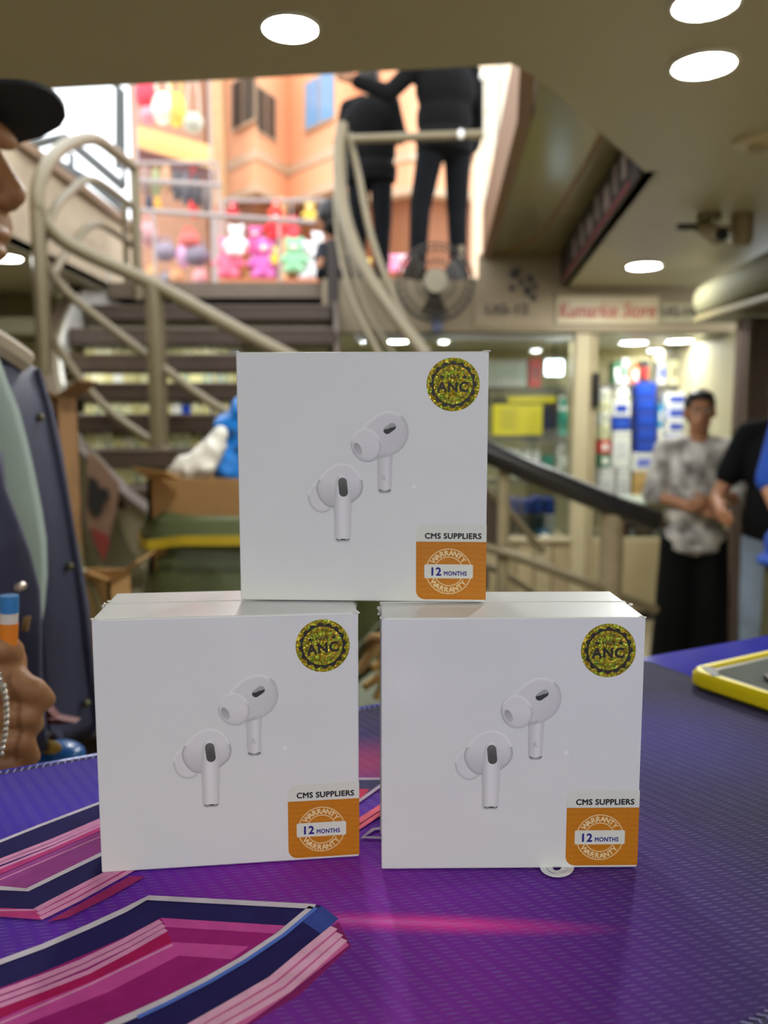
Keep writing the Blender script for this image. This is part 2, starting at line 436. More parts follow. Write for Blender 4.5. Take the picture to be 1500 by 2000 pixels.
# low panelled counters of the two shops
cn = thing('panelled_counter', 'low shop counter front of narrow vertical boards', 'counter', (.8, FY, 0))
zc = P(1000, 1058, FY).z
xa, xb = -.2, x0
nbd = 12
for k in range(nbd):
    w = (xb - xa) / nbd
    MB().cbox((xa + k * w + .004, FY - .012 + .004 * (k % 2), 0), (xa + (k + 1) * w - .004, FY + .03, zc), .006).build('board', M('board_%d' % (k % 3), [(190, 172, 134), (182, 166, 130), (172, 154, 118)][k % 3]), cn)
MB().cbox((xa, FY - .03, zc), (xb, FY + .4, zc + .03), .006).build('top', M_cream, cn)
cn = thing('display_counter', 'beige display counter with glass front behind the patterned shirt', 'counter', (1.8, FY, 0))
MB().cbox((x1, FY, .06), (2.24, FY + .03, zc), .006).build('front_panel', M('panel_beige', (176, 160, 122), .5, var=.06, scale=4), cn)
MB().cbox((x1, FY + .01, 0), (2.24, FY + .03, .06), .004).build('skirting', M_dark, cn)
zg = P(1250, 985, FY).z
MB().cbox((x1, FY + .0, zc), (2.24, FY + .45, zc + .03), .005).build('shelf', M_cream, cn)
MB().box((x1, FY + .005, zc + .03), (2.24, FY + .012, zg)).build('glass_front', glass('shop_glass', (250, 253, 250)), cn)
MB().cbox((x1, FY, zg), (2.24, FY + .45, zg + .025), .005).build('glass_top', M('pale_edge', (190, 205, 190), .2), cn)
# glass of the UG-12 shop
gl = thing('shop_window', 'large shop window pane below the number panel', 'window', (.5, FY + .05, zc))
MB().box((-.2, FY + .05, zc + .03), (x0, FY + .058, HZ)).build('pane', glass('shop_glass', (250, 253, 250)), gl)
MB().cbox((-.2, FY + .03, HZ - .05), (x0, FY + .09, HZ), .006).build('head_frame', M('alu', (150, 150, 140), .3, metal=.6), gl)
# roller shutter housing and guide on the right
rs = thing('roller_shutter_housing', 'pale roller shutter housing with faded print under the ceiling', 'shutter', P(1440, 500, 4.0))
A = P(1395, 575, 4.7); B = P(1560, 430, 3.0)
A = Vector((1.86, 4.75, CAMZ + .665)); B = Vector((1.78, 2.7, CAMZ + .70))
MB().tube([A, B], .105, 22).build('barrel', M('shutter_pale', (112, 108, 80), .8, var=.08, scale=5), rs, smooth=True)
MB().cbox((1.76, 2.7, CAMZ + .54), (2.1, 4.75, CAMZ + .575), .008).build('bottom_rail', M('shutter_olive', (112, 102, 72), .5), rs)
k = MB(); mid = A.lerp(B, .55)
for j in range(3):
    a = A.lerp(B, .50 + .05 * j); k.tube([a + Vector((-.095, 0, .092 - .03 * j)), a + Vector((-.125, 0, .03 - .01 * j)) + Vector((0, -.1, 0))], .012, 6)
k.build('faded_print', M('print_grey', (138, 138, 120)), rs)
gd = thing('shutter_guide', 'dark brown upright shutter guide by the shop corner', 'shutter guide', (1.95, 4.3, 0))
MB().cbox((1.86, 4.3, 0), (2.02, 4.42, CAMZ + .52), .01).build('channel', M('guide_brown', (72, 56, 50), .4), gd)
MB().cbox((1.87, 4.28, 0), (1.89, 4.31, CAMZ + .52), .003).build('lip', M('guide_lip', (104, 88, 76), .4), gd)
# ceiling mounted cameras
cc = P(1385, 415, 3.55)
cv = thing('ceiling_camera', 'pair of ceiling cameras on a short arm beside the shutter housing', 'camera', (cc.x, cc.y, CZ))
MB().lathe((cc.x, cc.y, CZ - .03), [(.05, .03), (.045, 0)], 16).build('mount', M('cam_olive', (120, 112, 86), .5), cv, smooth=True)
MB().cap((cc.x - .02, cc.y, CZ - .06), (cc.x + .01, cc.y - .07, CZ - .10), .035, .04).build('camera_body', M('cam_beige', (152, 138, 108), .4), cv, smooth=True)
MB().lathe((cc.x + .015, cc.y - .115, CZ - .105), [(.026, .012), (.026, 0)], 14, axis='Y').build('lens', M_black, cv, smooth=True)
MB().tube([(cc.x - .13, cc.y, CZ - .05), (cc.x - .03, cc.y, CZ - .05)], .014, 8).build('arm', M_dark, cv)
MB().tube([(cc.x, cc.y, CZ - .05), (cc.x + .13, cc.y, CZ - .06)], .008, 8).build('cable', M('cam_olive', (120, 112, 86)), cv)
MB().lathe((cc.x + .14, cc.y, CZ - .13), [(.045, .13), (.045, .02), (.03, 0)], 16).build('junction_box', M('cam_beige', (152, 138, 108)), cv, smooth=True)

# ================================================================== curved staircase
sc = thing('curved_staircase', 'curved open staircase with brown treads rising to the street', 'staircase', (-1.1, 4.6, 0))
lefts = [195, 172, 140, 124, 124, 128, 172, 212, 262, 330, 420]
rights = [640, 648, 655, 660, 670, 690, 730, 790, 870, 960, 1040]
RISE, RUN = .175, .25
for k in range(11):
    Y = 5.6 - RUN * k if k < 8 else 5.6 - RUN * 7 - .10 * (k - 7)
    z = SZ - RISE * k
    xl = P(lefts[k], 800, Y).x; xr = P(rights[k], 800, Y).x
    MB().cbox((xl, Y, z - .10), (xr, Y + .32, z), .008).build('tread', M_brown, sc)
    MB().cbox((xl + .01, Y - .006, z - .022), (xr - .01, Y + .02, z - .002), .004).build('nosing', M('nosing', (84, 66, 50), .45), sc)
# stringers: curved plates that carry the treads
tp = spline([P(205, 528, 5.62), P(150, 578, 5.38), P(116, 655, 5.02), P(112, 725, 4.72), P(128, 790, 4.4), P(165, 862, 4.15), P(230, 930, 3.95), P(300, 992, 3.8), P(430, 1075, 3.68), P(640, 1190, 3.6)], 6)
MB().ribbon(tp, [p - Vector((0, 0, .30)) for p in tp], (-.035, -.02, 0)).build('outer_stringer', M('stringer_paint', (150, 140, 112), .45, var=.12, scale=4), sc, smooth=True)
MB().ribbon([p + Vector((-.012, -.01, .02)) for p in tp], [p + Vector((-.012, -.01, -.02)) for p in tp], (-.05, -.03, 0)).build('stringer_edge', M('stringer_edge', (84, 70, 56), .4), sc, smooth=True)
tw = tp[:22]
MB().ribbon([p + Vector((.01, .0, .015)) for p in tw], [p + Vector((.01, .0, -.2)) for p in tw], (.02, .01, 0)).build('inner_lining', M('lining_white', (205, 200, 190), .5), sc, smooth=True)
ip = spline([P(648, 545, 5.6), P(652, 620, 5.3), P(655, 700, 5.0), P(690, 790, 4.6), P(800, 880, 4.2), P(960, 960, 4.0)], 6)
MB().ribbon(ip, [p - Vector((0, 0, .28)) for p in ip], (.03, -.01, 0)).build('inner_stringer', M('inner_stringer', (88, 72, 58), .5), sc, smooth=True)
# painted picture on the outer stringer wall below
mp = [P(165, 862, 4.1), P(225, 930, 3.92), P(292, 990, 3.78), P(285, 1090, 3.78), P(235, 1125, 3.85), P(185, 1090, 3.95), P(150, 1000, 4.05)]
mu = thing('painted_panel', 'olive panel with black and red painted figure under the stair edge', 'panel', P(220, 1100, 3.9))
MB().prism(mp, (0, .03, 0)).build('board', M('mural_olive', (96, 88, 66), .6, var=.15, scale=5), mu)
MB().prism([P(x, y, 3.77) for x, y in ((172, 880), (200, 905), (232, 945), (226, 1000), (210, 1060), (203, 1095), (180, 1060), (165, 1000))], (0, .012, 0)).build('brown_figure', M('mural_brown', (122, 92, 72), .6), mu)
MB().prism([P(x, y, 3.75) for x, y in ((172, 930), (190, 940), (192, 952), (210, 955), (213, 972), (202, 985), (196, 1005), (185, 1010), (170, 990))], (0, .01, 0)).build('black_figure', M('mural_black', (26, 22, 20)), mu)
MB().prism([P(x, y, 3.75) for x, y in ((176, 1030), (208, 1045), (214, 1060), (203, 1096), (196, 1085))], (0, .01, 0)).build('red_figure', M('mural_red', (120, 44, 36)), mu)

# near railing (outer side)
def rail(pxs, r, name, mat=M_steel, n=6, parent=sc):
    MB().tube(spline([P(*p) for p in pxs], n), r, 12).build(name, mat, parent, smooth=True)
rail([(262, 328, 5.5), (222, 296, 5.2), (182, 271, 4.9), (130, 284, 4.55), (90, 325, 4.25), (72, 385, 4.12), (92, 440, 4.15), (150, 486, 4.2), (300, 556, 4.18), (500, 664, 3.95), (720, 775, 3.8), (955, 886, 3.75)], .036, 'handrail')
rail([(940, 878, 3.75), (1060, 930, 3.74), (1180, 980, 3.76), (1282, 1018, 3.8)], .052, 'handrail_sleeve', M('sleeve_black', (30, 27, 26), .35))
rail([(258, 404, 5.5), (185, 352, 4.9), (140, 372, 4.6), (106, 410, 4.3), (84, 480, 4.15), (98, 530, 4.18), (150, 588, 4.22), (290, 696, 4.2), (430, 798, 4.05), (640, 900, 3.85), (840, 960, 3.8)], .022, 'mid_rail')
rail([(256, 478, 5.5), (190, 437, 4.9), (140, 480, 4.6), (100, 545, 4.25), (88, 600, 4.15), (110, 675, 4.2), (200, 790, 4.24), (300, 864, 4.18), (440, 950, 4.0), (700, 1000, 3.85), (960, 1072, 3.76), (1120, 1130, 3.75), (1282, 1192, 3.8)], .022, 'lower_rail')
rail([(930, 935, 3.85), (985, 990, 3.85), (1062, 1078, 3.85)], .018, 'brace_rail')
rail([(930, 1095, 3.95), (1000, 1130, 3.95), (1050, 1165, 3.95)], .016, 'brace_rail')
def post(px, y0, y1, Y, r, mat=M_steel):
    a = P(px, y0, Y); b = P(px, y1, Y)
    MB().lathe((a.x, a.y, b.z), [(r, 0), (r, a.z - b.z)], 14).build('post', mat, sc, smooth=True)
post(262, 326, 585, 5.5, .032); post(243, 400, 560, 5.6, .02)
post(72, 395, 730, 4.12, .036); post(302, 556, 1010, 4.18, .048)
post(985, 905, 1200, 3.8, .028, M('post_shade', (150, 136, 104), .4)); post(1196, 1000, 1330, 3.79, .055, M('post_worn', (142, 126, 98), .5, var=.15))
# inner railing at the top: a bundle of swept bars
rail([(668, 243, 5.6), (662, 330, 5.5), (676, 430, 5.3), (715, 528, 5.05), (770, 612, 4.8), (838, 700, 4.5)], [.04] * 31, 'handrail')
rail([(682, 262, 5.58), (700, 340, 5.5), (722, 450, 5.25), (760, 560, 5.0), (815, 668, 4.75), (850, 730, 4.6)], .022, 'mid_rail')
rail([(656, 380, 5.5), (664, 480, 5.35), (690, 585, 5.1), (735, 680, 4.8), (780, 760, 4.6)], .022, 'lower_rail')
rail([(672, 420, 5.45), (690, 520, 5.25), (725, 620, 5.0), (775, 700, 4.8)], .018, 'lower_rail')
post(668, 243, 560, 5.6, .03)
MB().cbox(P(640, 690, 5.42), P(662, 470, 5.47), .004).build('newel_board', M('newel_dark', (56, 46, 40)), sc)

# ------------------------------------------------------------------ street level guard rail and frame
gr = thing('street_guard_rail', 'steel guard rail across the street landing behind the two dark figures', 'railing', P(820, 540, 5.56))
def gtube(p, q, r, nm, m=M_steel): MB().tube([p, q], r, 10).build(nm, m, gr, smooth=True)
gtube(P(690, 272, 5.52), P(952, 262, 5.52), .028, 'top_bar')
M_alu = M('bright_steel', (206, 196, 176), .25, metal=.5)
gtube(P(948, 150, 5.5), P(948, 545, 5.5), .016, 'upright', M_alu); gtube(P(975, 120, 5.5), P(956, 545, 5.5), .012, 'upright', M_alu)
gtube(P(986, 130, 5.48), P(972, 330, 5.48), .02, 'upright', M_alu); gtube(P(902, 480, 5.5), P(902, 548, 5.5), .018, 'upright', M('post_shade', (150, 136, 104)))
MB().ell(P(900, 262, 5.48), (.02, .02, .03)).build('bright_clamp', M('clamp', (250, 248, 240), .2), gr)
MB().ell(P(943, 148, 5.48), (.022, .02, .03)).build('clamp', M('clamp', (250, 248, 240), .2), gr)
gr2 = thing('street_back_rail', 'thin grey double rail in front of the toy stall', 'railing', P(460, 555, 7.3))
for a, b in (((262, 410, 7.3), (662, 438, 7.3)), ((262, 352, 7.6), (432, 362, 7.6))):
    MB().tube([P(*a), P(*b)], .022, 8).build('bar', M('bar_grey', (166, 152, 148), .4), gr2, smooth=True)
for px, ya in ((300, 415), (420, 420), (545, 430), (655, 438)):
    MB().tube([P(px, ya, 7.3), Vector((P(px, ya, 7.3).x, 7.3, SZ))], .014, 8).build('upright', M('bar_grey', (166, 152, 148)), gr2, smooth=True)
gr3 = thing('dark_stair_rail', 'dark steel rail slanting over the parapet against the white daylight', 'railing', P(150, 430, 5.9))
for pts, r in (([(62, 283, 6.0), (126, 268, 6.0), (242, 366, 6.0)], .035), ([(100, 312, 6.0), (175, 352, 6.0), (245, 412, 6.0)], .03), ([(140, 300, 6.05), (140, 372, 6.05)], .022), ([(230, 160, 5.9), (230, 330, 5.9)], .022), ([(222, 165, 6.0), (240, 178, 6.0), (242, 360, 6.0)], .018)):
    MB().tube([P(*p) for p in pts], r, 8).build('bar', M('rail_dark', (70, 72, 70), .4), gr3)

# ------------------------------------------------------------------ wall fan
fc = P(850, 552, FY - .32)
fn = thing('wall_fan', 'grey wall fan with round wire guard below the guard rail', 'fan', fc)
R_ = .235
MB().lathe(fc, [(.05, .0), (.075, .03), (.07, .12), (.04, .16)], 20, axis='Y').build('motor', M('fan_dark', (52, 46, 38), .4), fn, smooth=True)
MB().lathe(fc + Vector((0, -.075, 0)), [(.07, .0), (.075, .015), (.06, .02)], 24, axis='Y').build('badge', M('fan_pale', (158, 148, 124), .4), fn, smooth=True)
for k in range(3):
    a = k * 2 * PI / 3 + .5; rr = []
    for j in range(5):
        rad = .06 + (R_ - .085) * j / 4; row = []
        for i in range(5):
            th = a + (-.42 + .84 * i / 4) * (1 if j else .6); row.append(fc + Vector((rad * math.cos(th), -.02 + .03 * (i / 4 - .5), rad * math.sin(th))))
        rr.append(row)
    MB().grid(rr, (0, .004, 0)).build('blade', M('fan_blade', (64, 56, 46), .35), fn)
g = MB()
for rad, yy in ((R_, 0), (R_ * .82, -.05), (R_ * .5, -.07), (R_ * .97, -.025)):
    g.tube([fc + Vector((rad * math.cos(a * PI / 16), yy, rad * math.sin(a * PI / 16))) for a in range(32)], .006, 5, closed=True)
for k in range(28):
    a = 2 * PI * k / 28; u = Vector((math.cos(a), 0, math.sin(a)))
    g.tube([fc + u * .07 + Vector((0, -.075, 0)), fc + u * R_ * .6 + Vector((0, -.068, 0)), fc + u * R_, fc + u * R_ * .7 + Vector((0, .06, 0))], .0022, 4)
g.build('wire_guard', M('fan_wire', (50, 44, 36), .4), fn)
MB().tube([fc + Vector((0, .14, -.02)), fc + Vector((0, .22, -.1)), fc + Vector((0, .31, -.16))], .02, 8).build('bracket', M('fan_dark', (92, 82, 68)), fn)
MB().cbox(fc + Vector((-.02, -.01, -.30)), fc + Vector((.05, .03, -.20)), .01).build('switch_box', M('fan_blue', (78, 82, 108), .4), fn)

# ------------------------------------------------------------------ goods in the shops
def carton(p0, p1, rgb, lab, label, group=None, name='product_box', cat='box'):
    """a small carton standing on a shelf: body, printed front label, lid line"""
    x0, y0, z0 = p0; x1, y1, z1 = p1; w = x1 - x0; h = z1 - z0
    t = thing(name, label, cat, ((x0 + x1) / 2, y0, z0), group=group)
    MB().cbox(p0, p1, .004).build('carton', M('carton_%d_%d_%d' % rgb, rgb, .35, var=.05), t)
    if lab: MB().box((x0 + w * .18, y0 - .002, z0 + h * .25), (x1 - w * .18, y0 + .001, z0 + h * .72)).build('front_label', M('label_%d_%d_%d' % lab, lab, .4), t)
    MB().box((x0 - .001, y0 - .001, z1 - h * .12), (x1 + .001, y1, z1 - h * .10)).build('lid_edge', M('lid_line', (120, 118, 110)), t)
    return t
def goods(px0, px1, py0, py1, rgb, lab, label, Y=6.35, d=.16, group=None, **k):
    a = P(px0, py1, Y); b = P(px1, py0, Y)
    return carton((a.x + .002, Y, a.z + .001), (b.x - .002, Y + d, b.z), rgb, lab, label, group, **k)
WH, CR, BL, TE, RD, GN, DK, CB, PU = (226, 226, 220), (224, 222, 178), (24, 62, 168), (44, 150, 130), (206, 48, 44), (60, 120, 84), (46, 48, 52), (196, 160, 96), (96, 62, 140)
def shelf(px0, px1, py, Y, label, d=.3, th=.03):
    a = P(px0, py, Y); b = P(px1, py, Y)
    t = thing('wall_shelf', label, 'shelf', ((a.x + b.x) / 2, Y, a.z - th))
    MB().cbox((a.x, Y - .03, a.z - th), (b.x, Y + d, a.z), .004).build('plank', M('shelf_plank', (178, 168, 140), .4), t)
    MB().cbox((a.x, Y - .036, a.z - th - .01), (b.x, Y - .028, a.z), .002).build('lipping', M('shelf_edge', (96, 92, 84), .4), t)
    for xx in (a.x + .05, b.x - .05): MB().cbox((xx - .012, Y, a.z - .14), (xx + .012, Y + d, a.z - th), .003).build('bracket', M_dark, t)
ORD = ['first', 'second', 'third', 'fourth', 'fifth', 'sixth', 'seventh', 'eighth', 'ninth', 'tenth', 'eleventh', 'twelfth', 'thirteenth', 'fourteenth', 'fifteenth', 'sixteenth']
# shop behind the number panel
shelf(940, 1120, 757, 6.35, 'high shelf of white cartons beside the topmost box')
for k in range(7):
    goods(953 + 11 * k, 963 + 11 * k, 702 + (k % 2) * 2, 756, WH, (200, 214, 196), 'slim white carton on the high shelf, %s from the topmost box' % ORD[k])
goods(1033, 1058, 700, 756, RD, (150, 30, 30), 'red carton at the end of the high shelf')
lb = thing('lit_lamp_panel', 'square glowing lamp hanging in the shop window', 'lamp', P(1083, 735, 6.0))  # reflection of a square lamp in the glass, made as a glowing panel
upright(1066, 1101, 703, 733, 6.0, .03).build('diffuser', M('lamp_cool', (225, 242, 255), .5, var=0, emit=5), lb)
upright(1064, 1103, 697, 703, 5.99, .05).build('cap', M('alu', (150, 150, 140)), lb)
MB().tube([P(1083, 697, 6.02), Vector((P(1083, 697, 6.02).x, 6.02, HZ))], .006, 6).build('cord', M_dark, lb)  # cap and cord are added to hang the reflected square
shelf(940, 1120, 852, 6.35, 'shelf below the yellow placard')
yp = thing('yellow_placard', 'bright yellow placard with dark border in the shop', 'placard', P(1010, 850, 6.2))
upright(958, 1088, 776, 851, 6.34, .015).build('backing', M_dark, yp); upright(962, 1060, 790, 850, 6.33, .012).build('sheet', M('placard_yellow', (232, 214, 28), .5, var=.05), yp)
upright(992, 1085, 775, 786, 6.325, .012).build('sheet', M('placard_yellow', (232, 214, 28)), yp)
for j in range(6): upright(976, 1010, 800 + 7 * j, 803 + 7 * j, 6.324, .006).build('printed_line', M('placard_line', (190, 176, 60)), yp)
goods(1090, 1110, 770, 802, WH, TE, 'small white carton on the teal box'); goods(1090, 1118, 803, 851, TE, (36, 120, 104), 'teal carton near the pillar')
shelf(940, 1120, 935, 6.35, 'shelf of white and teal cartons above the black handrail')
for k in range(4): goods(985 + 18 * k, 1001 + 18 * k, 876 + 3 * (k % 2), 934, WH, (204, 208, 204), 'white carton on the third shelf, %s from the topmost box' % ORD[k])
goods(1060, 1082, 890, 934, TE, (36, 120, 104), 'teal carton on the third shelf beside white cartons'); goods(1088, 1120, 866, 900, WH, (150, 150, 130), 'upper white printed carton against the pillar'); goods(1088, 1120, 901, 934, WH, (150, 150, 130), 'lower white printed carton against the pillar')
for k in range(5): goods(972 + 23 * k, 993 + 23 * k, 972 + (k % 3) * 3, 1004, BL, (36, 90, 200), 'blue carton on the window counter, %s from the topmost box' % ORD[k], Y=5.6)
for k in range(4): goods(985 + 26 * k, 1008 + 26 * k, 1006, 1048, [DK, (70, 74, 80), (40, 60, 60), WH][k], None, ['black', 'grey', 'dark green', 'white'][k] + ' case on the window counter below blue cartons', Y=5.58)
goods(1052, 1076, 1036, 1058, (60, 150, 206), WH, 'light blue carton in front on the window counter', Y=5.5, d=.06)
# shop with the red lettering
shelf(1166, 1428, 752, 6.35, 'top shelf of mixed cartons in the red lettered shop')
for px0, px1, y0, c_, l_, s in ((1198, 1212, 706, GN, WH, 'green'), (1214, 1230, 700, WH, GN, 'white and green'), (1232, 1250, 712, (230, 120, 70), WH, 'orange'), (1252, 1270, 704, DK, RD, 'black and red'),
                               (1285, 1303, 705, WH, (60, 80, 210), 'white and blue'), (1306, 1328, 702, CR, (150, 140, 110), 'cream'), (1329, 1351, 704, CR, (168, 150, 120), 'taller cream'), (1372, 1386, 728, WH, None, 'short white'), (1389, 1404, 730, WH, None, 'stubby white')):
    goods(px0, px1, y0, 751, c_, l_, s + ' carton on the top shelf above the woman')
shelf(1350, 1430, 720, 6.4, 'little shelf of purple cartons', .2)
goods(1360, 1380, 701, 719, PU, WH, 'purple carton nearer the cream ones', Y=6.42, d=.1); goods(1382, 1402, 701, 719, PU, WH, 'purple carton next to the red one', Y=6.42, d=.1); goods(1408, 1428, 697, 719, RD, WH, 'red carton beside the purple ones', Y=6.42, d=.1)
base = zg + .026
def stack(px0, px1, ys, cols, nm, Y=6.2, labs=None, yb=None):
    for k in range(len(ys) - 1):
        goods(px0, px1, ys[k], ys[k + 1], cols[k % len(cols)], (labs or [None])[k % len(labs or [None])], '%s, %s box from the top' % (nm, ORD[k]), Y=Y)
stack(1174, 1193, [760, 783, 806, 829, 858], [WH, CR], 'white patterned stack by the pillar', labs=[(170, 170, 140)])
stack(1195, 1233, [782, 813, 841], [WH, BL], 'short white and blue stack', labs=[BL, (40, 84, 190)])
stack(1244, 1283, [746, 775, 805, 835, 862, 884], [BL], 'tall blue stack', labs=[(30, 74, 186)])
stack(1285, 1297, [790, 835, 860, 985], [(40, 150, 206), WH, WH], 'narrow cyan topped stack', labs=[WH])
stack(1299, 1345, [766, 793, 820, 846, 872, 985], [WH, (200, 204, 226)], 'white stack beside the woman', labs=[BL])
stack(1395, 1426, [770, 787, 804, 821, 838, 866], [BL, DK], 'striped blue and grey stack', labs=[(46, 80, 170), (70, 70, 70)])
goods(1346, 1388, 755, 776, CB, None, 'brown cardboard carton above the head of the woman', Y=6.22)
stack(1172, 1193, [860, 886, 914], [RD, GN], 'red and green pair', labs=[WH])
goods(1195, 1233, 842, 913, WH, (206, 206, 206), 'large white carton over its two twins', Y=6.2)
goods(1172, 1202, 915, 986, (214, 214, 212), (200, 200, 200), 'large white carton next to the pillar foot', Y=6.2); goods(1203, 1233, 915, 986, (214, 214, 212), (198, 198, 198), 'large white carton next to the cardboard one', Y=6.2)
goods(1235, 1282, 885, 921, WH, (110, 120, 200), 'white and violet carton on the cardboard box', Y=6.2); goods(1235, 1282, 922, 986, CB, (180, 146, 90), 'square brown cardboard box on the display counter', Y=6.2)
tb = thing('robot_toy', 'white toy robot on top of the short stack', 'toy', P(1214, 782, 6.2))
k0 = P(1214, 768, 6.25)
MB().ell(k0 + Vector((0, 0, -.01)), (.055, .05, .06)).build('body', M_white, tb, smooth=True); MB().ell(k0 + Vector((0, 0, .07)), (.05, .045, .042)).build('head', M_white, tb, smooth=True)
for s in (-1, 1): MB().ell(k0 + Vector((.02 * s, -.04, .075)), (.012, .01, .012)).build('eye', M_black, tb)
for k, (px0, px1, c_, s) in enumerate(((1200, 1222, (222, 90, 50), 'orange'), (1224, 1244, DK, 'black'), (1246, 1268, (120, 100, 70), 'tan'), (1270, 1292, (60, 60, 70), 'slate'), (1294, 1318, (140, 24, 36), 'maroon'))):
    goods(px0, px1, 1018 + 5 * (k % 2), 1058, c_, (WH if k % 2 else None), s + ' packet behind the display counter glass', Y=5.5, d=.1, name='packet', cat='packet')
# shelves seen between the stair treads
rows = [(700, 766), (778, 832), (842, 890), (905, 960), (650, 692)]
names = ['upper', 'middle', 'lower', 'bottom', 'highest']
for r, (y0, y1) in enumerate(rows):
    shelf(120, 480, y1 + 1, 6.3, names[r] + ' shelf behind the stair treads')
    for k in range(16):
        px = 165 + 19 * k; c_ = random.choice([CR, CR, WH, CR, (214, 206, 150), BL if r in (0, 1) and k > 9 else CR, (60, 140, 200) if r == 0 and k > 11 else (206, 196, 140)])
        goods(px, px + 17, y0 + random.randint(0, 12), y1, c_, random.choice([None, (190, 180, 120), (160, 170, 140)]), '%s carton on the %s shelf behind the stairs' % (ORD[k], names[r]), Y=6.3, group='cartons behind the stairs')

# ------------------------------------------------------------------ street beyond
M_or = M('facade_orange', (238, 176, 134), .75, var=.06, scale=1)
bd = thing('orange_building', 'orange building with zigzag bay windows across the street', 'building', P(520, 500, 12))
zz = [(405, 12.3), (436, 12.3), (500, 11.6), (562, 12.4), (652, 11.5), (700, 12.2), (800, 11.7), (1010, 12.2)]
def wall_strip(y0, y1, nm, mat, push=0.0, seg=zz):
    t = [P(px, y0, Y - push) for px, Y in seg]; zt = sum(p.z for p in t) / len(t); zb = sum(P(px, y1, Y).z for px, Y in seg) / len(seg)
    MB().ribbon([Vector((p.x, p.y, zt)) for p in t], [Vector((p.x, p.y, zb)) for p in t], (0, .25, 0)).build(nm, mat, bd)
wall_strip(60, 322, 'upper_wall', M_or); wall_strip(308, 330, 'ledge', M('facade_trim', (206, 176, 146), .7), .06); wall_strip(330, 378, 'apron_wall', M_or, .02); wall_strip(374, 392, 'lower_ledge', M('facade_trim', (206, 176, 146)), .08)
wall_strip(390, 600, 'shop_wall', M('shop_wood', (150, 96, 62), .6), -.3)
def fwindow(px0, Y0, px1, Y1, y0, y1, pane, nm):
    a0, a1 = P(px0, y0, Y0 - .06), P(px0, y1, Y0 - .06); b0, b1 = P(px1, y0, Y1 - .06), P(px1, y1, Y1 - .06); b0.z = a0.z; b1.z = a1.z
    f = MB().prism([a1, b1, b0, a0], (0, -.04, 0)).build('window', M('window_frame', (196, 168, 140), .6), bd)
    def q(u, v): return a1.lerp(b1, u).lerp(a0.lerp(b0, u), v) + Vector((0, -.05, 0))
    for u0, u1 in ((.06, .47), (.53, .94)): MB().prism([q(u0, .05), q(u1, .05), q(u1, .95), q(u0, .95)], (0, -.01, 0)).build('pane', pane, f)
M_pd = M('pane_dark', (70, 66, 60), .15); M_pb = M('pane_blue', (120, 160, 200), .15)
fwindow(452, 12.12, 500, 11.6, 165, 262, M_pd, 'a'); fwindow(502, 11.62, 541, 12.12, 165, 258, M_pd, 'b'); fwindow(594, 12.08, 655, 11.5, 165, 262, M_pb, 'c')
MB().cbox(P(414, 600, 11.6), P(437, 40, 11.75), .03).build('column', M('column_ochre', (196, 156, 112), .7, var=.1), bd)
MB().cbox(P(545, 600, 11.3), P(560, 388, 11.4), .02).build('column', M('column_ochre', (196, 156, 112)), bd)
MB().cbox(P(420, 600, 11.2), P(440, 400, 11.3), .02).build('column', M('shop_post', (190, 110, 50)), bd)
wl = thing('street_shopfront', 'street shop with a tan awning under hanging bags', 'building', P(340, 560, 11))
MB().box(P(266, 600, 11.9), P(404, 40, 12.2)).build('wall', M('shopfront_wall', (176, 130, 104), .7, var=.1), wl)
aw = [P(266, 262, 11.0), P(266, 285, 10.6), P(416, 330, 10.6), P(416, 302, 11.0)]
MB().prism(aw, (0, .05, .12)).build('awning', M('awning_tan', (226, 176, 106), .6), wl)
MB().prism([P(266, 290, 10.7), P(416, 332, 10.7), P(416, 352, 10.7), P(266, 322, 10.7)], (0, .1, 0)).build('awning_valance', M('awning_maroon', (110, 66, 62), .6), wl)
tw2 = thing('white_tower_front', 'sunlit cream shop front at the far side of the guard rail', 'building', P(960, 500, 9))
MB().box(P(925, 620, 9.0), P(1025, 40, 9.4)).build('wall', M('cream_bright', (240, 214, 180), .6), tw2)
for px0, px1, c_ in ((958, 968, (255, 250, 240)), (985, 1000, (220, 214, 204))): MB().box(P(px0, 600, 8.96), P(px1, 160, 9.0)).build('panel', M('wp_%d' % c_[1], c_, .3), tw2)
# bags and soft toys
def bag(px, py, w, h, Y, rgb, label, name='shoulder_bag', cat='bag', hang=None):
    c0 = P(px, py, Y); s = Y / F; t = thing(name, label, cat, c0 - Vector((0, 0, h * s / 2)))
    m = M('bag_%d_%d_%d' % rgb, rgb, .6, var=.1)
    MB().ell(c0, (w * s / 2, w * s / 3, h * s / 2), nu=12, nv=8).build('body', m, t, smooth=True)
    MB().ell(c0 + Vector((0, -w * s * .26, -h * s * .15)), (w * s * .32, w * s * .12, h * s * .22), nu=10, nv=6).build('pocket', M('bagp_%d_%d_%d' % rgb, tuple(int(v * .8) for v in rgb), .6), t, smooth=True)
    sh_ = (hang - c0.z - h * s * .42) if hang else h * s * .3
    MB().tube([c0 + Vector((w * s * .3 * math.cos(a * PI / 6), 0, h * s * .42 + sh_ * math.sin(a * PI / 6))) for a in range(7)], w * s * .05, 6).build('strap', m, t)
    return t
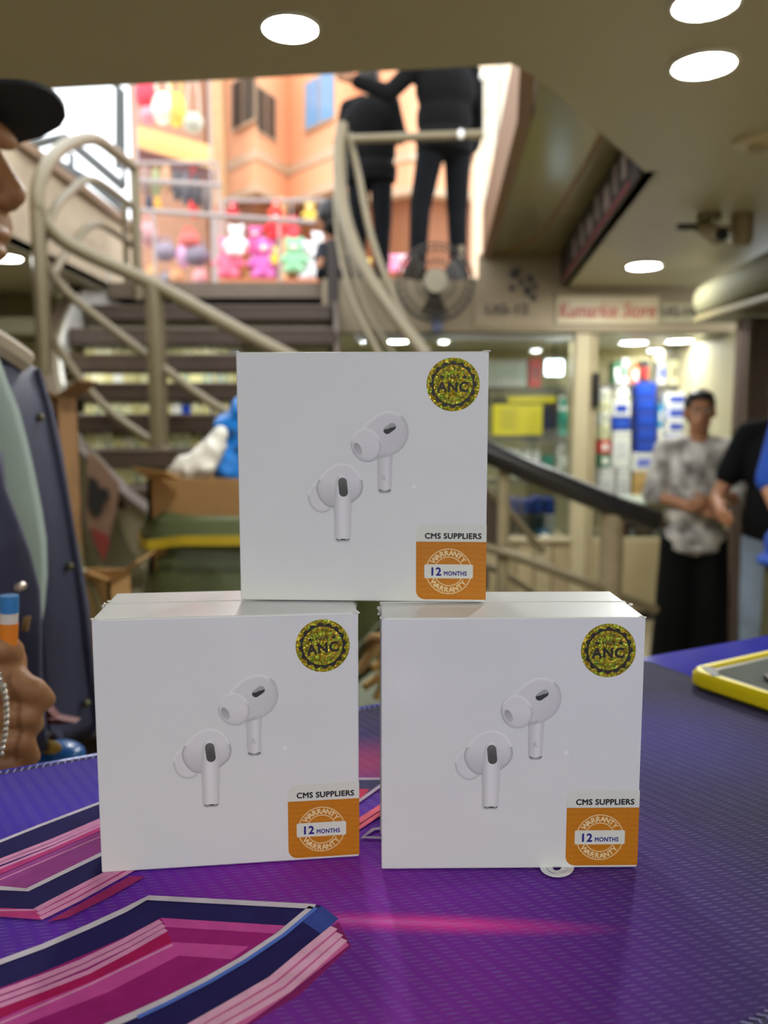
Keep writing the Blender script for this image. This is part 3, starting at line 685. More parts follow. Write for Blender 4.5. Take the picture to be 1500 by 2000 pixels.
def plush(px, py, h, Y, rgb, label, face=(250, 230, 220)):
    s = Y / F; H = h * s; c0 = P(px, py, Y); t = thing('soft_toy', label, 'soft toy', c0 - Vector((0, 0, H / 2)))
    m = M('plush_%d_%d_%d' % rgb, rgb, .9, var=.08, sheen=.3)
    b = MB(); b.ell(c0 - Vector((0, 0, H * .2)), (H * .26, H * .22, H * .3)); b.ell(c0 + Vector((0, -H * .02, H * .24)), (H * .23, H * .21, H * .22))
    for q in (-1, 1):
        b.ell(c0 + Vector((q * H * .18, 0, H * .43)), (H * .09, H * .05, H * .09)); b.cap(c0 + Vector((q * H * .2, -H * .05, 0)), c0 + Vector((q * H * .32, -H * .15, -H * .15)), H * .08, H * .09)
        b.cap(c0 + Vector((q * H * .14, -H * .1, -H * .38)), c0 + Vector((q * H * .2, -H * .28, -H * .4)), H * .1, H * .1)
    skin(b, 'body', m, t, H * .035, 2)
    MB().ell(c0 + Vector((0, -H * .2, H * .19)), (H * .1, H * .06, H * .07), nu=10, nv=6).build('muzzle', M('muz_%d_%d_%d' % face, face, .9), t, smooth=True)
    for q in (-1, 1): MB().ell(c0 + Vector((q * H * .09, -H * .2, H * .3)), (H * .025,) * 3, nu=8, nv=5).build('eye', M_black, t)
    return t
B_ = [(285, 185, 40, 50, (222, 60, 80), 'red bag on the upper street stall'), (318, 212, 44, 60, (250, 240, 220), 'white bag on the upper street stall'), (345, 215, 34, 64, (240, 206, 90), 'yellow bag on the upper street stall'), (290, 225, 34, 36, (240, 150, 160), 'pink bag on the upper street stall'), (378, 240, 40, 40, (196, 190, 170), 'grey bag on the upper street stall')]
for px, py, w, h, c_, l_ in B_: bag(px, py, w, h, 10.3, c_, l_, hang=P(300, 148, 10.3).z)
def hangrail(p, q, label, nlegs=2, foot=None):
    t = thing('display_rail', label, 'rail', (p + q) / 2); MB().tube([p, q], .02, 8).build('bar', M('bar_grey', (166, 152, 148)), t, smooth=True)
    for u_ in (0, 1):
        e = p.lerp(q, u_); MB().tube([e, Vector((e.x, e.y, SZ - .02))], .018, 8).build('upright', M('bar_grey', (166, 152, 148)), t, smooth=True)
hangrail(P(262, 148, 10.3), P(408, 148, 10.3), 'high display rail carrying the upper street bags')
hangrail(P(266, 318, 9.6), P(425, 318, 9.6), 'display rail carrying the hanging row of bags')
hangrail(P(436, 392, 8.2), P(648, 392, 8.2), 'display rail carrying the soft toys hung high')
for k, (px, py, w, h, c_, l_) in enumerate([(285, 355, 22, 60, (150, 120, 110), 'brown'), (305, 358, 20, 54, (150, 156, 112), 'olive'), (325, 352, 22, 56, (190, 146, 112), 'tan'), (345, 362, 20, 60, (84, 80, 84), 'charcoal'), (362, 368, 22, 64, (96, 92, 96), 'slate grey'), (382, 375, 24, 66, (76, 70, 74), 'black'), (308, 402, 14, 34, (214, 160, 60), 'small ochre'), (378, 405, 18, 44, (226, 54, 54), 'bright red'), (402, 388, 20, 60, (110, 96, 92), 'taupe'), (291, 398, 16, 36, (60, 60, 74), 'navy')]):
    bag(px, py, w, h, 9.6, c_, l_ + ' bag in the hanging row behind the rail', hang=P(300, 318, 9.6).z)
for px, py, w, h, c_, l_ in [(290, 458, 36, 50, (206, 150, 150), 'rosy checked bag on the pavement stall'), (322, 492, 46, 38, (150, 136, 150), 'mauve bundle on the pavement stall'), (385, 500, 52, 40, (136, 122, 136), 'grey mauve bundle beside the pink sack'), (360, 500, 30, 46, (226, 170, 206), 'pink sack between the mauve bundles'), (370, 470, 40, 34, (222, 106, 96), 'coral bag above the pink sack'), (300, 535, 26, 34, (214, 160, 100), 'tan pouch at the landing edge'), (345, 542, 30, 36, (216, 156, 110), 'peach pouch at the landing edge'), (391, 542, 30, 38, (240, 170, 170), 'pale pink pouch at the landing edge'), (322, 545, 26, 24, (150, 140, 146), 'grey pouch at the landing edge')]:
    bag(px, py, w, h, 8.2, c_, l_, name='bag')
for px, py, h, c_, l_ in [(448, 505, 80, (240, 120, 150), 'pink soft toy at the start of the row'), (462, 470, 60, (250, 240, 240), 'white soft toy over the pink one'), (472, 512, 76, (240, 206, 130), 'cream yellow soft toy'), (496, 520, 76, (236, 62, 110), 'hot pink soft toy'), (518, 505, 84, (226, 120, 200), 'large lilac pink soft toy'), (500, 470, 56, (230, 100, 160), 'raspberry soft toy in the upper row'), (541, 500, 36, (240, 206, 60), 'small yellow soft toy'), (575, 500, 70, (150, 206, 160), 'green ringed white soft toy'), (608, 510, 80, (240, 240, 244), 'big white soft toy near the railing'), (622, 478, 50, (250, 246, 246), 'round white soft toy at the railing'), (632, 520, 66, (226, 60, 72), 'red soft toy at the railing'), (540, 440, 60, (232, 40, 48), 'bright red soft toy hung high'), (540, 410, 40, (240, 80, 50), 'orange red soft toy hung high'), (570, 445, 44, (226, 80, 90), 'coral soft toy hung high'), (605, 415, 40, (226, 190, 80), 'amber soft toy hung high'), (455, 412, 36, (196, 40, 50), 'dark red soft toy hung high')]:
    Yt = 8.0 + random.random() * .4 if py > 450 else 8.2
    t = plush(px, py, h, Yt, c_, l_)
    if py <= 450:
        q0 = P(px, py - h * .45, Yt); MB().tube([q0, Vector((q0.x, Yt, max(q0.z + .02, P(540, 392, 8.2).z)))], .008, 6).build('hanging_loop', M('bar_grey', (166, 152, 148)), t)
for k, px in enumerate((770, 785, 800, 712)):
    plush(px, 515 if k < 3 else 531, 36 if k < 3 else 50, 8.4, [(240, 150, 190), (250, 210, 220), (236, 90, 110), (246, 226, 110)][k], ['mauve pink small toy', 'pale pink small toy', 'rose red small toy', 'yellow toy'][k] + ' seen between the legs and the rail')
ta = thing('stall_table', 'low wooden stall table carrying the soft toys', 'table', P(540, 560, 8.3))
a, b = P(430, 548, 8.0), P(830, 548, 8.0); MB().cbox((a.x, 7.9, a.z - .05), (b.x, 8.8, a.z), .01).build('top', M('stall_wood', (196, 120, 80), .6), ta)
for x in (a.x + .05, b.x - .05):
    for y in (7.95, 8.7): MB().cbox((x - .03, y, SZ - .02), (x + .03, y + .06, max(a.z - .05, SZ)), .005).build('leg', M('stall_wood', (196, 120, 80)), ta)
tb2 = thing('pavement_table', 'low pavement table carrying the bags and pouches', 'table', P(340, 560, 8.3))
a, b = P(272, 560, 8.0), P(425, 560, 8.0); MB().cbox((a.x, 7.9, a.z - .05), (b.x, 8.8, a.z), .01).build('top', M('stall_grey', (150, 136, 130), .6), tb2)
for x in (a.x + .05, b.x - .05):
    for y in (7.95, 8.7): MB().cbox((x - .03, y, SZ - .02), (x + .03, y + .06, max(a.z - .05, SZ)), .005).build('leg', M('stall_grey', (150, 136, 130)), tb2)

# ================================================================== clutter between counter and stairs
M_card = M('cardboard', (150, 112, 66), .8, var=.12, scale=6)
M_card2 = M('cardboard_pale', (176, 136, 86), .8, var=.12, scale=6)
# green sack round a tall open carton
Yb = 2.25
bn = thing('sack_lined_carton', 'tall cardboard carton wrapped in a dark green sack with yellow band', 'carton', P(520, 1000, Yb))
a = P(292, 935, Yb); b = P(742, 935, Yb); zt = a.z
cx = (a.x + b.x) / 2; rx = (b.x - a.x) / 2
k = MB()
for (p, q) in (((a.x, Yb), (b.x, Yb)), ((b.x, Yb), (b.x, Yb + .5)), ((a.x, Yb), (a.x, Yb + .5)), ((a.x, Yb + .5), (b.x, Yb + .5))):
    k.box((min(p[0], q[0]) - .006, min(p[1], q[1]) - .006, .3), (max(p[0], q[0]) + .006, max(p[1], q[1]) + .006, zt))
k.build('open_carton', M_card, bn)
MB().prism([(a.x, Yb, zt), (a.x + .09, Yb - .02, zt), (a.x + .07, Yb - .08, zt + .02), (a.x - .03, Yb - .05, zt + .03)], (0, 0, .006)).build('flap', M_card2, bn)
def sackring(z, grow, ph):
    out = []
    for i in range(40):
        th = 2 * PI * i / 40; c_, s_ = math.cos(th), math.sin(th)
        ex = abs(c_) ** .3 * (1 if c_ > 0 else -1); ey = abs(s_) ** .3 * (1 if s_ > 0 else -1)
        wob = 1 + .012 * math.sin(9 * th + ph) + .008 * math.sin(17 * th + 2 * ph)
        out.append((cx + ex * (rx + grow) * wob, Yb + .25 + ey * (.25 + grow) * wob, z + .008 * math.sin(5 * th + ph)))
    return out
k = MB(); zs = [zt - .095, zt - .11, zt - .16, zt - .2, zt - .24, zt - .32, zt - .45, zt - .6, zt - .8, .0]
rings = [sackring(z, .02 + .012 * (i % 3) + (.02 if i > 6 else 0), i * 1.7) for i, z in enumerate(zs)]
for i in range(len(rings) - 1):
    A_, B_2 = rings[i], rings[i + 1]; o = len(k.v); k.v += [Vector(p) for p in A_ + B_2]; n = 40
    k.f += [(o + j, o + (j + 1) % n, o + n + (j + 1) % n, o + n + j) for j in range(n)]; k.mi += [0] * n
k.build('sack', M('sack_green', (74, 80, 48), .38, var=.2, scale=7, bump=.25, bscale=14), bn, smooth='all')
k = MB(); b1 = sackring(zt - .158, .05, 3.4); b2 = sackring(zt - .185, .052, 3.4); o = len(k.v); k.v += [Vector(p) for p in b1 + b2]
k.f += [(o + j, o + (j + 1) % 40, o + 40 + (j + 1) % 40, o + 40 + j) for j in range(40)]; k.mi += [0] * 40
k.build('yellow_band', M('band_yellow', (176, 150, 22), .5), bn, smooth=True)
# polythene bags on top
def crumple(name, label, pts, Y, mat, seed, cat='bag', amp=.02, d=.16):
    rnd = random.Random(seed); t = thing(name, label, cat, P(pts[0][0], pts[0][1], Y)); mb = MB()
    for px, py, r in pts:
        c0 = P(px, py, Y + rnd.uniform(-.03, .03)); s = r * Y / F
        mb.ell(c0, (s, min(s, d), s), nu=10, nv=7)
    for v in mb.v: v += Vector((rnd.uniform(-1, 1), rnd.uniform(-1, 1), rnd.uniform(-1, 1))) * amp
    skin(mb, 'crumpled_film', mat, t, .012, 2)
    k0 = MB(); c0 = P(pts[-1][0], pts[-1][1], Y); s = pts[-1][2] * Y / F; k0.cap(c0, c0 + Vector((.01, 0, s * 1.25)), s * .3, s * .18); k0.cap(c0 + Vector((.01, 0, s * 1.2)), c0 + Vector((.04, -.02, s * 1.5)), s * .15, s * .05)
    skin(k0, 'knot', mat, t, .008, 1)
    return t
crumple('blue_polythene_bag', 'blue polythene bag standing on the sack lined carton', [(450, 905, 42), (462, 850, 44), (480, 810, 34), (440, 870, 26), (500, 880, 50)], Yb + .22, M('film_blue', (28, 108, 186), .25, var=.2, scale=9, bump=.3, bscale=18), 3)
crumple('white_polythene_bag', 'milky white polythene bag leaning against the blue one', [(360, 922, 30), (395, 905, 34), (415, 880, 26), (428, 850, 16), (345, 935, 18)], Yb + .12, M('film_white', (196, 190, 178), .3, var=.1, bump=.3, bscale=18), 5, amp=.012)
# cartons behind the man
def openbox(label, x0, x1, y0, y1, z0, z1, mat, name='cardboard_carton'):
    t = thing(name, label, 'carton', ((x0 + x1) / 2, y0, z0)); w = .006
    k = MB()
    k.box((x0, y0, z0), (x1, y0 + w, z1)); k.box((x0, y1 - w, z0), (x1, y1, z1)); k.box((x0, y0, z0), (x0 + w, y1, z1)); k.box((x1 - w, y0, z0), (x1, y1, z1)); k.box((x0, y0, z0), (x1, y1, z0 + w))
    k.build('body', mat, t)
    MB().prism([(x0, y0, z1), (x1, y0, z1), (x1 - .02, y0 - .07, z1 + .03), (x0 + .02, y0 - .07, z1 + .03)], (0, 0, .005)).build('flap', mat, t)
    MB().prism([(x1, y0, z1), (x1, y1, z1), (x1 + .06, y1, z1 + .04), (x1 + .06, y0, z1 + .04)], (0, 0, .005)).build('flap', mat, t)
    MB().box(((x0 + x1) / 2 - .025, y0 - .001, z0), ((x0 + x1) / 2 + .025, y0, z1)).build('tape', M('tape', (168, 140, 92), .3), t)
A1 = P(78, 880, 2.1); B1 = P(165, 775, 2.1)
openbox('open brown carton beside the jacket sleeve', A1.x - .35, P(150, 775, 2.24).x, 2.1, 2.24, 0.72, B1.z, M('cardboard_dark', (120, 86, 48), .8, var=.1))
openbox('low brown carton under the open one', A1.x - .38, P(158, 775, 2.28).x, 2.09, 2.28, .001, .719, M_card)
A1 = P(150, 1250, 1.9); B1 = P(262, 1118, 1.9)
openbox('pale brown carton on the floor by the green sack', A1.x - .0, P(255, 1118, 1.95).x, 1.8, 1.95, .42, B1.z, M_card2)
openbox('bottom carton of the pile by the green sack', A1.x - .0, P(255, 1118, 1.98).x, 1.79, 1.98, .001, .419, M_card)
cb = thing('twisted_strap', 'olive packing strap hanging over the pale carton', 'strap', P(185, 1150, 1.78))
MB().tube(spline([P(150, 1060, 1.79), P(160, 1110, 1.785), P(182, 1150, 1.785), P(196, 1200, 1.785), P(205, 1290, 1.785)], 5), .006, 6).build('strap', M('strap_olive', (98, 92, 60), .6), cb)
MB().ell(P(162, 1122, 1.78), (.012, .008, .012)).build('buckle', M('strap_clip', (150, 150, 120), .3), cb)
cb = thing('black_wall_pipe', 'black pipe along the pale wall below the downlight', 'pipe', P(50, 655, 5.8))
MB().tube([P(-60, 650, 5.8), P(100, 660, 5.8)], .03, 10).build('pipe', M_black, cb, smooth=True); MB().tube([P(-40, 642, 5.78), P(-40, 664, 5.78)], .02, 8).build('clip', M_dark, cb)
struct('wall_far_corner', MB().box((-3.0, 5.9, 0), (P(118, 700, 5.9).x, 5.96, CZ)), M_wall)
# straw packing seen in the gap between the lower boxes
sk = thing('packing_straw', 'tan packing straw and green ties in an open tray', 'packing', P(725, 1370, 1.3)); rnd = random.Random(4)
for j in range(14):
    p0 = P(690 + rnd.random() * 60, 1260 + rnd.random() * 110, 1.25 + rnd.random() * .1); p1 = p0 + Vector((rnd.uniform(.03, .09), rnd.uniform(-.05, .05), rnd.uniform(.0, .08)))
    MB().tube([p0, (p0 + p1) / 2 + Vector((0, 0, .012)), p1], .007, 6).build('straw', [M_card2, M('straw', (190, 150, 80), .7), M('tie_green', (84, 88, 56), .6)][j % 3], sk)
tz = P(725, 1385, 1.3).z
k = MB(); k.box((-.25, 1.15, tz - .02), (.3, 1.5, tz)); k.box((-.25, 1.15, tz), (.3, 1.16, tz + .05)); k.box((-.25, 1.15, .0), (-.22, 1.18, tz)); k.box((.27, 1.15, 0), (.3, 1.18, tz)); k.box((-.25, 1.47, .0), (-.22, 1.5, tz)); k.box((.27, 1.47, 0), (.3, 1.5, tz))
k.build('tray', M('tray_dark', (70, 74, 50), .7), sk)

# ================================================================== people
M_sk = M('skin_tan', (158, 108, 76), .5, var=.06, scale=12)
M_sk2 = M('skin_brown', (160, 112, 72), .5, var=.06, scale=40)
M_hair = M('hair_black', (24, 20, 18), .45, var=.15, scale=40)
def hand(mb, w, d, up, side, s=1.0, curl=.5):
    """palm and five fingers: w wrist, d pointing direction, up back of the hand, side thumb side"""
    w, d, up, side = Vector(w), Vector(d).normalized(), Vector(up).normalized(), Vector(side).normalized()
    mb.cap(w, w + d * .045 * s, .026 * s, .032 * s); pc = w + d * .055 * s
    for q in (-1, 1): mb.cap(w + d * .02 * s, pc + side * q * .018 * s + d * .02 * s, .02 * s, .018 * s)
    for i, L in enumerate((.068, .078, .072, .056)):
        b0 = pc + d * .03 * s + side * (.03 - .02 * i) * s
        d1 = (d - up * curl * .6).normalized(); d2 = (d - up * curl * 1.8).normalized()
        m1 = b0 + d1 * L * .5 * s; mb.cap(b0, m1, .0095 * s, .0088 * s); mb.cap(m1, m1 + d2 * L * .5 * s, .0088 * s, .0075 * s)
    t0 = w + d * .025 * s + side * .028 * s; t1 = t0 + (d * .6 + side * .8 - up * .2).normalized() * .038 * s
    mb.cap(t0, t1, .0125 * s, .0105 * s); mb.cap(t1, t1 + (d - up * .3).normalized() * .03 * s, .0105 * s, .0085 * s)
def person(label, loc, yaw, h, shirt, trousers, arms, skin_m=M_sk, hair='short', sleeve=.6, legw=1.0, hem=.86, legs=None, vox=.009, face=True, build_=1.0, neck=None, shoes=M_black, seat=False, girth=1.0, hemw=1.0):
    t = thing('person', label, 'person', loc, yaw); s = h / 1.7; V = lambda x, y, z: Vector((x * s, y * s, z * s))
    nk = neck or (0, 0)
    hc = V(nk[0], -.02 + nk[1], 1.578)
    b = MB()
    b.ell(hc + V(0, .012, .022), (.075 * s, .092 * s, .092 * s)); b.ell(hc + V(0, -.022, -.05), (.058 * s, .066 * s, .066 * s)); b.cap(hc + V(0, -.062, -.088), hc + V(0, -.055, -.08), .022 * s, .03 * s)
    b.cap(hc + V(0, -.086, .012), hc + V(0, -.106, -.026), .009 * s, .0145 * s); b.ell(hc + V(0, -.078, .03), (.05 * s, .02 * s, .014 * s)); b.ell(hc + V(0, -.083, -.058), (.025 * s, .012 * s, .010 * s))
    for q in (-1, 1): b.ell(hc + V(q * .077, .012, -.005), (.012 * s, .022 * s, .032 * s))
    b.cap(V(0, .0, 1.36), hc + V(0, .01, -.07), .058 * s, .052 * s)
    b.ell(V(0, 0, 1.2), (.15 * s, .095 * s, .24 * s)); b.ell(V(0, 0, .96), (.145 * s, .1 * s, .16 * s))
    L = legs or {'hip': .09, 'knee': [(-.095, -.02, .5), (.095, -.02, .5)], 'ank': [(-.1, .03, .09), (.1, .03, .09)]}
    for i, q in enumerate((-1, 1)):
        sh, el, wr = V(q * .17, 0, 1.375), V(*arms[i][0]), V(*arms[i][1])
        b.cap(V(q * .06, 0, 1.37), sh, .055 * s, .05 * s); b.cap(sh, el, .045 * s, .037 * s); b.cap(el, wr, .038 * s, .026 * s)
        d = (wr - el).normalized(); up = Vector(arms[i][2]) if len(arms[i]) > 2 else Vector((q, 0, 0)); sd = d.cross(up) * (1 if q > 0 else -1)
        hand(b, wr, d, up, sd if len(arms[i]) < 4 else Vector(arms[i][3]), s)
        hp, kn, an = V(q * L['hip'], 0, .9), V(*L['knee'][i]), V(*L['ank'][i])
        b.cap(hp, kn, .07 * s, .05 * s); b.cap(kn, an, .048 * s, .034 * s); b.cap(an, an + V(0, -.1, -.05), .034 * s, .03 * s)
    skin(b, 'body', skin_m, t, vox if face else .012, 3, world=False)
    c = MB(); g_ = girth
    c.ell(V(0, .0, 1.23), (.172 * s * g_, .118 * s * g_, .21 * s)); c.ell(V(0, -.01, 1.05), (.158 * s * g_, .122 * s * g_, .2 * s)); c.ell(V(0, 0, hem + .09), (.168 * s * g_ * (1 + hemw) / 2, .128 * s * g_, .12 * s)); c.ell(V(0, 0, hem + .03), (.166 * s * g_ * hemw, .126 * s * g_, .045 * s))
    for i, q in enumerate((-1, 1)):
        sh, el, wr = V(q * .17, 0, 1.37), V(*arms[i][0]), V(*arms[i][1])
        c.cap(V(q * .05, .005, 1.40), sh, .055 * s, .066 * s)
        if sleeve <= 1: c.cap(sh, sh.lerp(el, sleeve), .066 * s, .062 * s)
        else: c.cap(sh, el, .066 * s, .056 * s); c.cap(el, el.lerp(wr, sleeve - 1), .056 * s, .046 * s)
    skin(c, 'shirt', shirt, t, .011, 4, world=False)
    p = MB(); p.ell(V(0, 0, .93), (.16 * s, .12 * s, .13 * s))
    for i, q in enumerate((-1, 1)):
        hp, kn, an = V(q * L['hip'], 0, .88), V(*L['knee'][i]), V(*L['ank'][i])
        p.cap(hp, kn, .092 * s, .072 * s * legw); p.cap(kn, an + V(0, 0, .03), .070 * s * legw, .056 * s * legw * legw)
    skin(p, 'trousers', trousers, t, .012, 4, world=False)
    for i in (0, 1):
        an = V(*L['ank'][i]); k = MB(); k.cap(an + V(0, .03, -.045), an + V(0, -.15, -.052), .042 * s, .036 * s); k.cap(an + V(0, .0, -.02), an + V(0, -.04, -.03), .045 * s, .04 * s); skin(k, 'shoe', shoes, t, .01, 2, world=False)
    if hair:
        hm = MB(); hm.ell(hc + V(0, .03, .045), (.083 * s, .088 * s, .085 * s)); hm.ell(hc + V(0, .055, .0), (.08 * s, .062 * s, .085 * s)); hm.ell(hc + V(0, -.03, .088), (.066 * s, .05 * s, .03 * s))
        if hair == 'bun':
            hm.ell(hc + V(0, .125, .01), (.05 * s, .045 * s, .05 * s))
            hm.ell(hc + V(0, .018, .042), (.085 * s, .088 * s, .085 * s))
        if hair == 'side':
            for q in (-1, 1): hm.cap(hc + V(q * .072, -.01, .05), hc + V(q * .078, .03, -.04), .02 * s, .02 * s)
        skin(hm, 'hair', M_hair, t, .009, 2, world=False)
    if face:
        for q in (-1, 1):
            MB().ell(hc + V(q * .031, -.088, .004), (.013 * s, .007 * s, .0075 * s), nu=10, nv=6).build('eye', M('eye_white', (220, 214, 204), .3), t, world=False, smooth=True)
            MB().ell(hc + V(q * .031, -.0935, .004), (.0065 * s, .004 * s, .0065 * s), nu=8, nv=6).build('iris', M('iris', (34, 22, 16), .2), t, world=False, smooth=True)
            MB().cap(hc + V(q * .018, -.096, .026), hc + V(q * .044, -.085, .028), .0028 * s, .002 * s).build('eyebrow', M_hair, t, world=False)
        MB().ell(hc + V(0, -.0925, -.058), (.022 * s, .006 * s, .007 * s), nu=10, nv=6).build('lips', M('lips', (140, 76, 66), .4), t, world=False, smooth=True)
    return t
M_floral = M('floral_shirt', (168, 162, 154), .85, var=.75, scale=15)
wm = person('woman in a pale patterned shirt and black trousers with folded arms', (P(1362, 900, 4.0).x, 4.0, 0), math.radians(-14), 1.50, M_floral, M('trouser_black', (5, 5, 5), .9, spec=.2), 
       [((-.235, -.05, 1.12), (-.02, -.19, 1.07), (0, -1, .2)), ((.235, -.05, 1.12), (.03, -.21, 1.10), (0, -1, .2))], hair='bun', sleeve=1.15, legw=1.45, hem=.80, girth=1.06)
MB().tube([Vector((.030 + .034 * math.cos(a * PI / 6), -.19 + .01 * math.cos(a * PI / 6), .97 + .034 * math.sin(a * PI / 6))) for a in range(12)], .004, 6, closed=True).build('bangle', M('bangle_gold', (214, 176, 96), .3, metal=.8), wm, world=False, smooth=True)
person('person in a black tee and faded jeans with a bent bare arm', (P(1538, 900, 3.55).x, 3.55, 0), math.radians(-30), 1.60, M('tee_black', (6, 6, 7), .9, spec=.2), M('denim_pale', (116, 128, 142), .8, var=.14, scale=10),
       [((-.29, -.03, 1.07), (-.24, -.24, 1.03)), ((.24, .02, 1.1), (.24, -.08, .88))], hair='side', sleeve=.62, hem=.88, legw=1.1, girth=1.12)
person('person in a bright blue shirt and olive trousers at the picture edge', (P(1628, 900, 3.0).x, 3.0, 0), math.radians(8), 1.72, M('shirt_blue', (12, 62, 150), .75, var=.1), M('trouser_olive', (66, 62, 30), .8),
       [((-.22, .03, 1.1), (-.28, -.12, 1.02)), ((.24, .02, 1.1), (.24, -.08, .88))], sleeve=.9, hem=.80, girth=1.2, hemw=1.4, legw=1.15, legs={'hip': .14, 'knee': [(-.17, -.02, .5), (.15, -.02, .5)], 'ank': [(-.17, .03, .09), (.16, .03, .09)]})
M_dk1 = M('jacket_black', (9, 8, 8), .9, spec=.2); M_dk2 = M('jeans_dark', (12, 13, 17), .9, spec=.2)
person('dark clothed person with a bulky jacket on the landing leaning to a companion', (P(722, 400, 6.1).x, 6.1, SZ), math.radians(160), 1.62, M_dk1, M_dk2,
       [((-.24, .0, 1.12), (-.2, -.2, 1.2)), ((.26, -.05, 1.14), (.1, -.28, 1.2))], sleeve=1.9, hem=.80, girth=1.3, face=False, vox=.012)
person('tall dark clothed person on the landing reaching towards a companion', (P(868, 400, 5.8).x, 5.8, SZ), math.radians(-160), 1.80, M_dk1, M_dk2,
       [((-.25, .0, 1.12), (-.25, -.12, .92)), ((.36, -.06, 1.18), (.56, -.14, 1.26))], sleeve=1.9, hem=.82, girth=1.2, face=False, vox=.012, legs={'hip': .09, 'knee': [(-.1, -.02, .5), (.16, -.02, .5)], 'ank': [(-.09, .03, .09), (.2, .03, .09)]})
# child sitting beside the railing
ch = thing('person', 'dark haired child sitting low beside the curved railing', 'person', P(648, 560, 5.72))
hc = P(640, 428, 5.7)
k = MB(); k.ell(hc, (.075, .085, .105)); k.cap(hc - Vector((0, 0, .08)), hc - Vector((-.02, 0, .16)), .04, .045); k.cap(hc + Vector((-.07, -.03, -.02)), hc + Vector((-.085, -.03, -.03)), .012, .012)
k.ell(hc + Vector((.04, 0, -.3)), (.1, .08, .16)); k.cap(hc + Vector((-.03, -.05, -.2)), hc + Vector((-.05, -.14, -.34)), .035, .028); k.cap(hc + Vector((.1, -.05, -.2)), hc + Vector((.1, -.14, -.34)), .035, .028)
skin(k, 'body', M('skin_child', (170, 116, 84), .5), ch, .01, 3)
k = MB(); k.ell(hc + Vector((.04, 0, -.31)), (.115, .095, .17)); k.cap(hc + Vector((-.03, -.05, -.2)), hc + Vector((-.05, -.1, -.29)), .045, .04); k.cap(hc + Vector((.1, -.05, -.2)), hc + Vector((.1, -.1, -.29)), .045, .04); skin(k, 'jacket', M('child_navy', (30, 32, 44), .8), ch, .012, 3)
k = MB(); k.ell(hc + Vector((.012, -.012, .03)), (.088, .1, .10)); k.ell(hc + Vector((.03, -.012, -.03)), (.075, .09, .09)); skin(k, 'hair', M_hair, ch, .01, 2)
k = MB(); k.cap(hc + Vector((.04, 0, -.42)), hc + Vector((-.02, -.22, -.40)), .06, .05); k.cap(hc + Vector((.08, 0, -.42)), hc + Vector((.1, -.22, -.40)), .06, .05); skin(k, 'trousers', M_dk2, ch, .012, 2)

# ------------------------------------------------------------------ the man beside the counter
D0 = .85
hx = P(-196, 328, D0)
mn = thing('person', 'man in a dark cap, navy snap jacket and grey tee standing at the counter', 'person', (hx.x, D0 + .02, 0))
f_ = Vector((1, -.12, 0)).normalized(); r_ = f_.cross(Vector((0, 0, 1)))
def hp(f, r, u): return hx + f_ * f + r_ * r + Vector((0, 0, u))
Rm = Matrix((f_, r_, (0, 0, 1))).transposed()
b = MB()
b.ell(hp(-.01, 0, .025), (.098, .076, .095), Rm); b.ell(hp(.03, 0, -.055), (.068, .06, .072), Rm); b.cap(hp(.078, 0, -.118), hp(.066, 0, -.10), .018, .03)
b.cap(hp(.094, 0, .02), hp(.118, 0, -.028), .008, .0135); b.ell(hp(.111, .0, -.036), (.011, .017, .009), Rm); b.ell(hp(.092, 0, .034), (.016, .055, .013), Rm)
b.ell(hp(.096, 0, -.066), (.014, .024, .0085), Rm); b.ell(hp(.092, 0, -.083), (.014, .022, .009), Rm); b.ell(hp(.078, 0, -.052), (.03, .045, .03), Rm)
for q in (-1, 1): b.ell(hp(-.01, q * .078, -.01), (.022, .012, .032), Rm)
nb_ = hp(-.04, 0, -.24); b.cap(nb_, hp(-.012, 0, -.08), .062, .056)
tz0 = CAMZ - .15
b.ell((hx.x - .06, D0 + .03, CAMZ - .24), (.12, .085, .26)); b.ell((hx.x - .06, D0 + .03, CAMZ - .6), (.12, .09, .3))
for q in (-1, 1): b.cap((hx.x, D0 + .05 + q * .09, .75), (hx.x + .02, D0 + .05 + q * .1, .45), .08, .06); b.cap((hx.x + .02, D0 + .05 + q * .1, .45), (hx.x, D0 + .05 + q * .1, .06), .055, .04)
# near arm down to the fist
hw = .49
def hpx(x, y, d=0.0): return P(x, y, hw + d)
W0 = hpx(-70, 1250, .02); EL = Vector((hx.x + .02, .62, CAMZ - .20)); SH = Vector((hx.x - .02, D0 - .12, CAMZ + .04))
b.cap(SH, EL, .045, .04); b.cap(EL, W0, .038, .027)
# fist with five fingers, one surface with the wrist
h = MB(); u = hw / F
h.cap(EL.lerp(W0, .7), hpx(-20, 1300), .026, .022); h.cap(hpx(-25, 1290), hpx(4, 1345, .006), .019, .018); h.cap(hpx(-25, 1330), hpx(-4, 1430, .012), .021, .019)
h.cap(hpx(-5, 1300, -.004), hpx(28, 1332, -.006), .0115, .0105)                                                          # knuckle ridge
h.cap(hpx(20, 1338, -.006), hpx(66, 1346, -.004), .0082, .0078); h.cap(hpx(66, 1346, -.004), hpx(88, 1366, .002), .0078, .0068)      # index
h.cap(hpx(14, 1394, -.004), hpx(58, 1396, -.002), .0082, .0078); h.cap(hpx(58, 1396, -.002), hpx(66, 1414, .006), .0078, .0068)    # middle
h.cap(hpx(6, 1446, -.002), hpx(44, 1448, .0), .0080, .0076); h.cap(hpx(44, 1448, .0), hpx(58, 1478, .006), .0076, .0068)  # ring
h.cap(hpx(-6, 1490, .0), hpx(28, 1494, .002), .0082, .0076); h.cap(hpx(28, 1494, .002), hpx(40, 1520, .008), .0076, .007)     # little
h.cap(hpx(-26, 1270, -.012), hpx(6, 1262, -.012), .0105, .0095); h.cap(hpx(6, 1262, -.012), hpx(22, 1272, -.006), .0095, .0080)  # thumb on the tube
